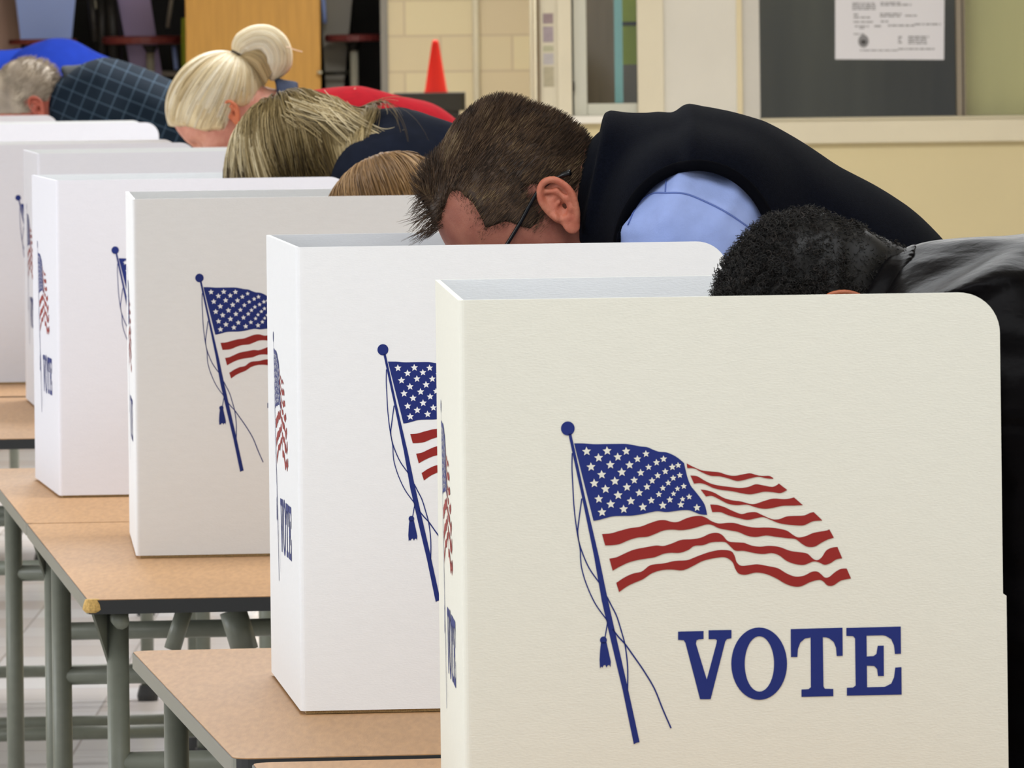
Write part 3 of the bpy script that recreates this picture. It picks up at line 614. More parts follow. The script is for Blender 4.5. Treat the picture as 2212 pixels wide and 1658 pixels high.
def np_mesh(name, V, Q, mats, parent, tone=None, idx=None, smooth=True, nv=4):
    me = bpy.data.meshes.new(name); base = np.array(world_loc(parent)); V = np.asarray(V, float)-base; Q = np.asarray(Q)
    me.vertices.add(len(V)); me.vertices.foreach_set('co', V.astype(np.float32).ravel())
    me.loops.add(Q.size); me.loops.foreach_set('vertex_index', Q.astype(np.int32).ravel())
    me.polygons.add(len(Q)); me.polygons.foreach_set('loop_start', np.arange(0, Q.size, nv, dtype=np.int32)); me.polygons.foreach_set('loop_total', np.full(len(Q), nv, dtype=np.int32))
    me.polygons.foreach_set('use_smooth', np.full(len(Q), smooth))
    for m in (mats if isinstance(mats, list) else [mats]): me.materials.append(m)
    if idx is not None: me.polygons.foreach_set('material_index', np.asarray(idx, dtype=np.int32))
    me.update(calc_edges=True)
    if tone is not None:
        at_ = me.attributes.new('tone', 'FLOAT', 'POINT'); at_.data.foreach_set('value', np.asarray(tone, dtype=np.float32))
    me.validate()
    o = lk(bpy.data.objects.new(name, me)); o.parent = parent; return o
def grad(f, P, e=0.002):
    g = np.stack([f(P+np.eye(3)[i]*e)-f(P-np.eye(3)[i]*e) for i in range(3)], 1); return g/np.maximum(np.linalg.norm(g, axis=1), 1e-9)[:, None]
def vnoise(P, s, seed=0):      # cheap smooth pseudo noise, about -1..1
    rs = np.random.RandomState(seed); o = 0
    for k in range(5):
        d = rs.normal(size=3); d /= np.linalg.norm(d); o = o+np.sin(P@d*s*(1+0.35*k)+rs.uniform(0, 6.28)+1.7*np.sin(P@np.roll(d, 1)*s*0.6+k))
    return o/3.2

def hair_mat(name, cols, rough=0.45, spec=0.35):
    m = bpy.data.materials.new(name); m.use_nodes = True; nt = m.node_tree; b = nt.nodes['Principled BSDF']
    a = nt.nodes.new('ShaderNodeAttribute'); a.attribute_name = 'tone'; r_ = nt.nodes.new('ShaderNodeValToRGB')
    nt.links.new(a.outputs['Fac'], r_.inputs[0]); nt.links.new(r_.outputs[0], b.inputs['Base Color'])
    el = r_.color_ramp.elements; el[0].color = lin(cols[0]); el[1].color = lin(cols[-1])
    for i, c in enumerate(cols[1:-1]):
        e = el.new((i+1)/(len(cols)-1)); e.color = lin(c)
    b.inputs['Roughness'].default_value = rough; b.inputs['Specular IOR Level'].default_value = spec
    return m
def skin_mat(name, col, col2):
    m = mat(name, col, 0.5, col2=col2, nscale=45, bump=0.25, bscale=900, spec=0.4)
    b = m.node_tree.nodes['Principled BSDF']; b.inputs['Subsurface Weight'].default_value = 0.15; b.inputs['Subsurface Radius'].default_value = (0.01, 0.004, 0.002); b.inputs['Subsurface Scale'].default_value = 0.5
    return m

class Person:
    """built in profile: looks towards -x, near (left) side towards the camera (-y)"""
    def __init__(s, label, Y, ear, pitch, scale, neck, torso, arm, skin, hipx, leglean=0.0, turn=0.0, bk=1.0):
        s.bk = bk
        s.Y = Y; s.scale = scale
        s.P = lambda px, py, dy=0.0: np.array([*(lambda v: (v.x, Y+dy, v.z))(at(px, py, Y))])
        s.k = Y/F
        p = R(pitch)
        fwd = np.array([-math.cos(p), 0, -math.sin(p)]); up = np.array([-math.sin(p), 0, math.cos(p)])
        lat = np.array([0, -1.0, 0])       # +lat = towards camera
        if turn:
            a = R(turn); f2 = fwd*math.cos(a)+lat*math.sin(a); lat = lat*math.cos(a)-fwd*math.sin(a); fwd = f2
        s.Rm = np.stack([fwd, lat, up])    # rows
        s.c = s.P(*ear)
        s.skin = skin; s.torso = [(s.P(x, y), r, w_) for x, y, r, w_ in torso]
        s.neck = s.P(*neck); s.hip = s.torso[-1][0]
        s.armn = [s.P(x, y, dy) for x, y, dy in arm]
        s.armn[1][2] = max(s.armn[1][2], TZ+.085); s.armn[2][2] = max(s.armn[2][2], TZ+.05)
        s.armf = [np.array([q[0]-0.02, 2*Y-q[1], q[2]]) for q in s.armn]
        s.root = empty('person', (s.hip[0]+hipx, Y, 0)); tag(s.root, label, 'person', None)
        s.foot = np.array([s.hip[0]+hipx, Y, 0])
    def loc(s, W): return ((W-s.c)@s.Rm.T)/s.scale
    def wor(s, L): return (np.asarray(L)*s.scale)@s.Rm+s.c
    def head(s, W, ears=True):
        L = s.loc(W); L[:, 0] = np.where(L[:, 0] < 0, L[:, 0]*s.bk, L[:, 0]); A = L.copy(); A[:, 1] = np.abs(A[:, 1])
        d = ell(L, (-.004, 0, .047), (.098, .0755, .087))
        d = smin(d, ell(L, (.030, 0, .035), (.066, .066, .075)), .03)
        d = smin(d, ell(L, (.040, 0, -.015), (.052, .056, .070)), .03)
        d = smin(d, ell(L, (.040, 0, -.068), (.048, .043, .036)), .03)
        d = smin(d, ell(L, (.080, 0, -.092), (.014, .018, .016)), .02)
        d = smin(d, cap(A, (.088, .010, .036), (.078, .045, .032), .008, .007), .015)
        d = smin(d, ell(A, (.070, .042, -.012), (.022, .020, .016)), .02)
        d = smax(d, -ell(A, (.100, .033, .014), (.018, .017, .012)), .012)
        d = smin(d, cap(L, (.092, 0, .018), (.112, 0, -.022), .007, .0095), .012)
        d = smin(d, ell(A, (.103, .011, -.026), (.010, .008, .007)), .006)
        d = smin(d, ell(L, (.094, 0, -.052), (.009, .022, .005)), .006)
        d = smin(d, ell(L, (.091, 0, -.063), (.010, .019, .006)), .006)
        d = smin(d, ell(A, (.078, .032, .015), (.0125, .0125, .0125)), .002)
        return d*s.scale
    def scalp(s, W):   # head without face detail (for hair collisions)
        L = s.loc(W); L[:, 0] = np.where(L[:, 0] < 0, L[:, 0]*s.bk, L[:, 0]); d = ell(L, (-.004, 0, .047), (.098, .0755, .087))
        d = smin(d, ell(L, (.030, 0, .035), (.066, .066, .075)), .03); d = smin(d, ell(L, (.040, 0, -.03), (.052, .056, .085)), .03)
        return d*s.scale
    def necksdf(s, W, r=.056):
        return cap(W, s.wor((-.035, 0, -.03)), s.neck, r*s.scale, r*1.12)
    def trunk(s, W, off=0.0, arms=True, hip=True):
        d = None
        T = s.torso if hip else s.torso
        for (a, ra, wa), (b, rb, wb) in zip(T[:-1], T[1:]):
            e = cap(W, a, b, ra+off, rb+off, wa+off, wb+off); d = e if d is None else smin(d, e, .05)
        if arms:
            for A in (s.armn, s.armf): d = smin(d, s.arm(W, A, off), .05)
        return d
    def arm(s, W, A, off=0.0, r=(.062, .048, .036)):
        d = cap(W, A[0], A[1], r[0]+off, r[1]+off)
        return smin(d, cap(W, A[1], A[2], r[1]+off, r[2]+off*0.8), .02)
    def legs(s, W, off=0.0):
        h = s.hip; d = None
        for sg in (-1, 1):
            j = h+np.array([0.02, sg*.09, -.05]); f_ = np.array([s.foot[0], s.Y+sg*.11, .10]); k_ = (j+f_)/2+np.array([-.03, 0, 0.02])
            e = smin(cap(W, j, k_, .085+off, .058+off), cap(W, k_, f_, .056+off, .040+off), .03); d = e if d is None else smin(d, e, .03)
        return d
    def hand(s, W, A, sg):
        w_, el_ = A[2], A[1]; dr = (w_-el_)/np.linalg.norm(w_-el_); dr = np.array([dr[0], dr[1], 0]); dr /= np.linalg.norm(dr); sd = np.array([-dr[1], dr[0], 0])
        pc = w_+dr*.06; q = W-pc; Lq = np.stack([q@dr, q@sd, q[:, 2]], 1)
        d = ell(Lq, (0, 0, 0), (.050, .040, .016)); d = smin(d, cap(W, w_, pc, .026, .022), .02)
        for i, (o_, ln) in enumerate(((-.028, .050), (-.010, .060), (.010, .056), (.027, .042))):
            a = pc+dr*.036+sd*o_; b_ = a+dr*ln*.55+np.array([0, 0, .006]); c_ = b_+dr*ln*.42+np.array([0, 0, -.018])
            d = smin(d, np.minimum(cap(W, a, b_, .0088, .0078), cap(W, b_, c_, .0078, .0065)), .004)
        ts = sg
        a = pc+sd*.030*ts-dr*.02; b_ = a+sd*.022*ts+dr*.028+np.array([0, 0, -.004]); c_ = b_+dr*.026-sd*.004*ts
        return smin(d, np.minimum(cap(W, a, b_, .011, .0095), cap(W, b_, c_, .0095, .0075)), .006)
    def body(s, vox=.0026, neckr=.056):
        f1 = lambda W: smin(s.head(W), s.necksdf(W, neckr), .03)
        c = s.c; mk = lambda f, lo, hi, v, **k: sdf_mesh(f, lo, hi, v, **k)
        lo = np.minimum(c-.22, s.neck-.08); hi = np.maximum(c+.22, s.neck+.08)
        parts = [mk(f1, lo, hi, vox)]
        f2 = lambda W: smin(smin(s.trunk(W, -.018), s.legs(W, -.015), .04), s.necksdf(W, neckr), .03)
        pts = np.array([t[0] for t in s.torso]+s.armn+s.armf+[s.foot+np.array([0, 0, .05]), s.neck]); 
        parts.append(mk(f2, pts.min(0)-.26, pts.max(0)+.26, .014, B=10, marg=.06))
        for A, sg in ((s.armn, -1), (s.armf, 1)):
            fh = lambda W: smin(s.hand(W, A, sg), cap(W, A[1], A[2], .036, .026), .01)
            lo = A[2]-.16; hi = A[2]+.16; parts.append(mk(fh, lo, hi, .0045))
        V = []; Q = []; n = 0
        for v, q in parts: V.append(v); Q.append(q+n); n += len(v)
        return np_mesh('body', np.concatenate(V), np.concatenate(Q), s.skin, s.root)
    def ear(s, side=1, vox=.0011, size=0.92, tilt=18):
        # ear plane: a = towards the back of the head, b = up
        t = R(tilt)
        def f(W):
            L = s.loc(W); y = L[:, 1]*side-.0765
            a = -L[:, 0]-.006; b = L[:, 2]
            a2 = a*math.cos(t)-b*math.sin(t); b2 = a*math.sin(t)+b*math.cos(t)
            y2 = y-np.clip(a2, 0, .05)*.42      # stands off towards the back
            P = np.stack([a2/size, y2/size, b2/size], 1)
            C = [(-.010, .0, .002), (-.0115, .003, .018), (-.006, .006, .030), (.004, .008, .0355), (.015, .008, .031), (.021, .008, .018), (.021, .007, .004), (.015, .005, -.010), (.008, .003, -.020)]
            C = [tuple(x) for x in catmull(C, 3)]
            d = None
            for p, q in zip(C[:-1], C[1:]):
                e = cap(P, p, q, .0036, .0036); d = e if d is None else smin(d, e, .002)
            pl = ell(P, (.003, .0005, .006), (.0185, .0035, .028)); pl = smax(pl, -ell(P, (.006, .006, .0), (.009, .007, .012)), .004)
            pl = smax(pl, -ell(P, (.003, .006, .022), (.009, .0045, .007)), .003)
            d = smin(d, pl, .004)
            C2 = [(-.001, .004, .026), (.009, .0055, .019), (.0125, .0055, .006), (.010, .0045, -.006), (.002, .0035, -.0135), (-.006, .002, -.010)]
            for p, q in zip(C2[:-1], C2[1:]): d = smin(d, cap(P, p, q, .0026, .0026), .004)
            d = smin(d, cap(P, (-.010, .0, .004), (.004, .002, .007), .0022, .0016), .003)
            d = smin(d, ell(P, (-.0095, .003, -.004), (.0038, .004, .0062)), .003)
            d = smin(d, ell(P, (-.001, .0015, -.0235), (.0085, .0042, .0095)), .006)
            return d*size*s.scale
        c = s.wor((0, .08*side, 0)); V, Q = sdf_mesh(f, c-.06, c+.06, vox, B=16, marg=.01)
        return V, Q
    def add_ears(s, m, **k):
        for sd in (1, -1):
            V, Q = s.ear(sd, **k) if sd == 1 else s.ear(sd, vox=.002); np_mesh('ear', V, Q, m, s.root)
    def garment(s, name, f, m, vox, pts=None, pad=.2, **k):
        if pts is None: pts = np.array([t[0] for t in s.torso]+s.armn+s.armf+[s.neck])
        V, Q = sdf_mesh(f, pts.min(0)-pad, pts.max(0)+pad, vox, B=k.pop('B', 12), marg=.05); return np_mesh(name, V, Q, m, s.root, **k)
    def trousers(s, m):
        f = lambda W: smin(s.legs(W, .012), cap(W, s.torso[-1][0], s.torso[-1][0]+np.array([.01, 0, -.08]), s.torso[-1][1]+.004, .11, s.torso[-1][2]+.004, .16), .04)
        pts = np.array([s.hip, s.foot]); V, Q = sdf_mesh(f, pts.min(0)-.3, pts.max(0)+.3, .014, B=10, marg=.06); np_mesh('trousers', V, Q, m, s.root)
        for sg in (-1, 1):
            g = lambda W: smin(ell(W, s.foot+np.array([-.06, sg*.11, .045]), (.13, .048, .045)), cap(W, s.foot+np.array([0, sg*.11, .06]), s.foot+np.array([0, sg*.11, .12]), .045, .045), .02)
            c = s.foot+np.array([-.05, sg*.11, .08]); V, Q = sdf_mesh(lambda W: smax(g(W), -(W[:, 2]-.002), .002), c-.2, c+.2, .008, B=10, marg=.05); np_mesh('shoe', V, Q, M['shoe'], s.root)

def scalp_roots(s, n, region, seed, off=0.0):
    rs = np.random.RandomState(seed); d = rs.normal(size=(n*3, 3)); d /= np.linalg.norm(d, axis=1)[:, None]
    c = np.array([0.0, 0, .04]); P = c+d*.2
    for _ in range(18): P = P-d*(s.scalp(s.wor(P))/s.scale)[:, None]*.9
    keep = region(P, rs); P = P[keep][:n]; return s.wor(P)
def strands(roots, D0, f, steps, seg, rnd, pull, grav=0.0, stiff=.6, clear=.002, hug=0.0, noise=.15):
    """grow strands: pull(P, i) gives a wished direction; f is the surface they slide over"""
    P = roots.copy(); D = D0.copy(); out = [P.copy()]; n = len(P)
    seg = seg if np.ndim(seg) else np.full(n, seg); cl = clear if np.ndim(clear) else np.full(n, clear)
    for i in range(steps):
        W_ = pull(P, i)+np.array([0, 0, -grav]); D = D*stiff+W_*(1-stiff)+rnd.normal(size=P.shape)*noise*.3
        D /= np.maximum(np.linalg.norm(D, axis=1), 1e-9)[:, None]
        P = P+D*seg[:, None]
        if f is not None:
            dd = f(P); m = dd < cl*min(1, (i+1)/3)
            if m.any():
                g = grad(f, P[m]); P[m] += g*np.minimum((cl*min(1, (i+1)/3))[m]-dd[m], .008)[:, None]
                dn = (D[m]*g).sum(1); D[m] -= g*np.minimum(dn, 0)[:, None]
            if hug and i > 2:
                dd = f(P); m = (dd > cl)&(dd < .05)
                if m.any(): P[m] -= grad(f, P[m])*((dd-cl)[m]*hug)[:, None]
        out.append(P.copy())
    return np.stack(out, 1)
def strand_mesh(S, r, rnd, name, m, parent, tone=None, tip=.25, extra=None, rad=None):
    n, k, _ = S.shape; T = np.gradient(S, axis=1); T /= np.maximum(np.linalg.norm(T, axis=2), 1e-9)[..., None]
    ref = rnd.normal(size=(n, 1, 3)); A = np.cross(T, ref); A /= np.maximum(np.linalg.norm(A, axis=2), 1e-9)[..., None]; Bv = np.cross(T, A)
    rr = r*(1-(1-tip)*np.linspace(0, 1, k)**2)[None, :, None]*(rnd.uniform(.6, 1.3, size=(n, 1, 1)))
    if rad is not None: rr = rr*rad[:, None, None]
    V = np.stack([S+rr*(A*math.cos(t)+Bv*math.sin(t)) for t in (0, 2.094, 4.189)], 2)   # n,k,3,3
    idx = np.arange(n*k*3).reshape(n, k, 3); Q = []
    for j in range(3):
        j2 = (j+1) % 3; Q.append(np.stack([idx[:, :-1, j], idx[:, :-1, j2], idx[:, 1:, j2], idx[:, 1:, j]], -1).reshape(-1, 4))
    Q = np.concatenate(Q); V = V.reshape(-1, 3)
    if tone is None: tone = rnd.uniform(0, 1, n)
    tv = np.repeat(np.clip(tone, 0, 1), k*3)
    if extra is not None:
        for (v, q, tt) in extra: Q = np.concatenate([Q, q+len(V)]); V = np.concatenate([V, v]); tv = np.concatenate([tv, np.broadcast_to(tt, len(v))])
    return np_mesh(name, V, Q, m, parent, tone=tv)
M['shoe'] = mat('dark_shoe', '#1c1a19', .5)
M['denim'] = mat('dark_trouser_cloth', '#23262e', .8, noise=.1, nscale=80)
M['black_trouser'] = mat('black_trouser_cloth', '#141416', .8)

# ---- 1. man in the dark vest with glasses
def man_vest():
    sk = skin_mat('ruddy_skin', '#ac6e5a', '#935646')
    s = Person('man in dark navy fleece vest and light blue shirt with glasses and short brown hair', 8.73, (1202, 458), 55, 1.05,
        (1330, 420), [(1400, 430, .078, .10), (1470, 442, .086, .155), (1560, 478, .098, .16), (1680, 560, .100, .15), (1815, 652, .108, .145), (2000, 840, .108, .15), (2130, 985, .105, .155)],
        [(1490, 500, -.135), (1500, 1100, -.14), (1180, 1380, -.10)], sk, .06, bk=1.24)
    s.body(.0024, neckr=.048); s.add_ears(skin_mat('ear_skin', '#cc8468', '#b8624c'), size=.92)
    # shirt: sleeves and body under the vest
    shirt = mat('light_blue_shirt', '#93a6dc', .75, noise=.05, nscale=60, bump=.15, bscale=500)
    sh = lambda W: smin(s.arm(W, s.armn, .004, (.0745, .058, .042)), s.arm(W, s.armf, .004, (.0745, .058, .042)), .01)
    shc = s.armn[0]
    def fs(W):
        d = smin(sh(W), s.trunk(W, -.012, arms=False), .03)
        wr = .0034*vnoise(W*np.array([1, .6, .35]), 55, 3)+.0012*vnoise(W, 110, 5)
        return d+wr*np.clip((d+.02)/.02, 0, 1)
    s.garment('shirt', fs, shirt, .0035)
    # sleeve seam lines stitched on the shirt
    def on_surf(P, f, lift=.0006):
        P = np.array(P, float)
        for _ in range(12): P[:, 1] += f(P)*.9
        g = grad(f, P); return P+g*lift
    seam1 = on_surf([list(s.P(x, y, -.27)) for x, y in catmull([(1352, 478), (1372, 435), (1400, 412), (1432, 409), (1470, 410), (1510, 425), (1560, 450), (1612, 486)], 4)], fs)
    seam2 = on_surf([list(s.P(x, y, -.27)) for x, y in catmull([(1440, 354), (1433, 380), (1430, 409)], 4)], fs)
    sm = mat('blue_seam_thread', '#5f74b4', .8)
    MB().tube([tuple(p) for p in seam1], .0009, 6).tube([tuple(p) for p in seam2], .0008, 6).build('shirt_seam', [sm], s.root, smooth=True)
    # vest
    vest = mat('dark_navy_fleece', '#0a0d16', 1.0, noise=.3, nscale=420, bump=.4, bscale=900, spec=.03, sheen=.02)
    ac = s.P(1497, 540); arx, arz = 162*s.k, 186*s.k
    def fv(W):
        d = None
        for (a, ra, wa), (b, rb, wb) in zip(s.torso[:-1], s.torso[1:]):
            e = cap(W, a, b, ra+.012, rb+.012, wa+.012, wb+.012); d = e if d is None else smin(d, e, .04)
        for A in (s.armn, s.armf): d = smin(d, ell(W, A[0]+np.array([.010, 0, .012]), (.088, .080, .086)), .04)
        # folds by the shoulder blade
        d = d-.004*np.exp(-((W[:, 0]-s.P(1480, 0)[0])/.012)**2)*(W[:, 2] > ac[2])+.004*np.exp(-((W[:, 0]-s.P(1452, 0)[0])/.010)**2)*(W[:, 2] > ac[2]+.02)
        d = d+.0015*vnoise(W, 30, 9)
        q = np.sqrt(((W[:, 0]-ac[0])/arx)**2+((W[:, 2]-ac[2])/arz)**2)
        hole = (q-1)*arx; side = np.abs(W[:, 1]-s.Y)-.125
        d = smax(d, -np.maximum(hole, -side), .006)
        return d
    colc0, colc1 = s.P(1262, 412), s.P(1420, 430)
    axis = (colc1-colc0)/np.linalg.norm(colc1-colc0)
    tilt = s.P(1246, 520)-s.P(1306, 225); tilt /= np.linalg.norm(tilt); nrm = np.array([-tilt[2], 0, tilt[0]]); nrm = nrm*np.sign(-nrm[0])
    edge_pt = s.P(1278, 372)
    cc = s.P(1318, 390)
    def fc(W):
        o = cap(W, s.P(1270, 392), s.P(1370, 398), 160*s.k, 152*s.k, .100, .110)
        i = cap(W, s.P(1200, 392), s.P(1320, 400), 138*s.k, 120*s.k, .086, .085)
        d = smax(o, -i, .006); pl = (W-edge_pt)@nrm
        cut = smax(d, pl, .010)
        back = (W[:, 0]-s.P(1392, 0)[0]); return smax(cut, back, .01)
    fvest = lambda W: smin(fv(W), fc(W), .006)
    s.garment('fleece_vest', fvest, vest, .0034)
    # bindings: collar rim and armhole
    th = np.linspace(R(-25), R(205), 60)
    rim = np.array([[ac[0]+(arx+.002)*math.cos(t), s.Y-.31, ac[2]+(arz+.002)*math.sin(t)] for t in th])
    for _ in range(40): rim[:, 1] += np.clip(fvest(rim+np.stack([np.cos(th), 0*th, np.sin(th)], 1)*.006), -.02, .02)*.8
    keep = rim[:, 1] < s.Y-.02
    tb = mat('black_knit_binding', '#07080d', 1.0, spec=.04)
    MB().tube([tuple(p) for p in rim[keep]], .0062, 10).build('armhole_binding', [tb], s.root, smooth=True)
    # glasses (worn): temple arm, tip, rims and lenses in front of the face
    gm = mat('black_glasses_plastic', '#0d0d10', .25); gl = M['glass']
    g = MB()
    for sg in (1, -1):
        pts = [(-.044, .0930*sg, .013), (-.032, .0880*sg, .021), (-.012, .0820*sg, .029), (.006, .0800*sg, .0290), (.030, .078*sg, .0265), (.060, .0735*sg, .025), (.094, .067*sg, .024)]
        P = [s.wor(np.array(q)) for q in [tuple(x) for x in catmull(pts, 5)]]
        g.tube([tuple(p) for p in P], [.0034]*4+[.0022]*(len(P)-4), 8)
        c_ = np.array([.108, .034*sg, .016]); ring = [s.wor(c_+np.array([0, .025*math.cos(t), .018*math.sin(t)])) for t in np.linspace(0, 2*math.pi, 28)]
        g.tube([tuple(p) for p in ring], .0015, 6)
        g.tube([tuple(s.wor(np.array([.094, .067*sg, .024]))), tuple(s.wor(np.array([.106, .058*sg, .023])))], .002, 6)
    g.tube([tuple(s.wor(np.array([.110, .010, .02]))), tuple(s.wor(np.array([.113, 0, .024]))), tuple(s.wor(np.array([.110, -.010, .02])))], .0015, 6)
    go = g.build('glasses', [gm], s.root, smooth=True)
    # hair: cropped sides swept back, long wavy top pushed up to a spiky front
    rnd = np.random.RandomState(5)
    def line(L):        # >0 inside the haired scalp (side hairline as a height over front-back position)
        x, y, z = L[:, 0], np.abs(L[:, 1]), L[:, 2]
        hl = np.interp(x, [-.10, -.075, -.045, -.022, -.012, .0, .008, .012, .030, .036, .053, .064, .10], [-.075, -.065, -.040, .0, .030, .034, .012, .002, .004, .030, .042, .050, .050])
        xh = np.interp(z, [.03, .05, .062, .078, .098, .112, .13], [.067, .067, .058, .050, .047, .056, .08])
        side = np.minimum(z-hl, xh-x); mid = z-np.interp(x, [-.10, .05, .07, .082, .10], [-.075, .05, .085, .092, .110])
        k = np.clip((y-.030)/.018, 0, 1); return side*k+mid*(1-k)
    def region(P, rs): return line(P)+rs.normal(size=len(P))*.0035 > 0
    Rt = scalp_roots(s, 17000, region, 3); L = s.loc(Rt)
    top = np.clip((L[:, 2]-.085)/.035, 0, 1)*np.clip((.068-np.abs(L[:, 1]))/.02, 0, 1); front = np.clip((L[:, 0]-.02)/.06, 0, 1)*top
    ln = .010+.014*top+.022*front+rnd.uniform(-.003, .003, len(L)); steps = 12
    ln = ln*np.clip(line(L)/.014, .4, 1); edge_r = np.clip(line(L)/.012, .3, 1)
    N = grad(s.scalp, Rt); comb = np.array([-1, 0, -.15])[None]*np.ones((len(L), 1)); comb = comb+np.array([1.3, 0, .55])*(front*1.15)[:, None]+np.array([.1, 0, .6])*top[:, None]*.25
    comb = comb/np.linalg.norm(comb, axis=1)[:, None]; combW = comb@s.Rm
    D0 = N*(.25+.45*top)[:, None]+combW*(.9-.2*top)[:, None]; D0 /= np.linalg.norm(D0, axis=1)[:, None]
    ph = vnoise(L, 60, 4)*2.5
    wav = (np.array([0, 1, 0])@s.Rm)
    def pull(P, i):
        a = np.sin(i*.75+ph)*(.25+.5*top+.6*front)*.9; b = np.cos(i*.6+ph*1.7)*(.15+.55*front)
        return combW+wav*a[:, None]+N*(b+.15)[:, None]
    S = strands(Rt, D0, s.scalp, steps, ln/steps, rnd, pull, stiff=.62, clear=.0022+.004*top, noise=.16)
    tone = .33+.33*rnd.uniform(-1, 1, len(L))+.22*vnoise(L, 45, 8)+.18*vnoise(L, 150, 9)
    # spiky forelock
    R2 = scalp_roots(s, 3000, lambda P, rs: (np.abs(P[:, 1]) < .045)&(P[:, 0] > .050)&(line(P) > -.002)&(P[:, 2] > .085), 17); L2 = s.loc(R2); N2 = grad(s.scalp, R2); n2 = len(R2)
    fd = np.array([1.0, 0, .12])@s.Rm; cl_ = np.round(vnoise(L2, 160, 6)*4)/4
    l2 = (.031+.014*cl_)*rnd.uniform(.7, 1.1, n2)
    S2 = strands(R2, N2*.75+fd*.5, s.scalp, steps, l2/steps, rnd, lambda P, i: fd*(1.0-.05*i)+N2*(.5+.8*np.sin(i*.35+cl_*5))[:, None]+wav*(.9*cl_*np.cos(i*.5))[:, None], stiff=.66, clear=.003, noise=.12)
    S = np.concatenate([S, S2]); tone = np.concatenate([tone, .12+.25*rnd.uniform(0, 1, n2)+.15*cl_])
    hm = hair_mat('brown_short_hair', ['#2a2018', '#4a382a', '#67513c', '#94805f'], .55, .25)
    # thin under-layer so the crown is not see-through
    def fu(W):
        Lq = s.loc(W); l_ = line(Lq)-.004; topq = np.clip((Lq[:, 2]-.085)/.04, 0, 1)
        return smax(s.scalp(W)-.0022-.004*topq*np.clip((.07-np.abs(Lq[:, 1]))/.03, 0, 1)-.0004*vnoise(Lq, 220, 2), -(l_-.004)*.8, .006)
    V, Q = sdf_mesh(fu, s.c-.22, s.c+.22, .003, B=16)
    strand_mesh(S, .00042, rnd, 'hair', hm, s.root, tone, rad=np.concatenate([edge_r, np.ones(len(L2))]), extra=[(V, Q, .16+.12*vnoise(V, 140, 6))])
    s.trousers(M['denim'])
    return s
man_vest()

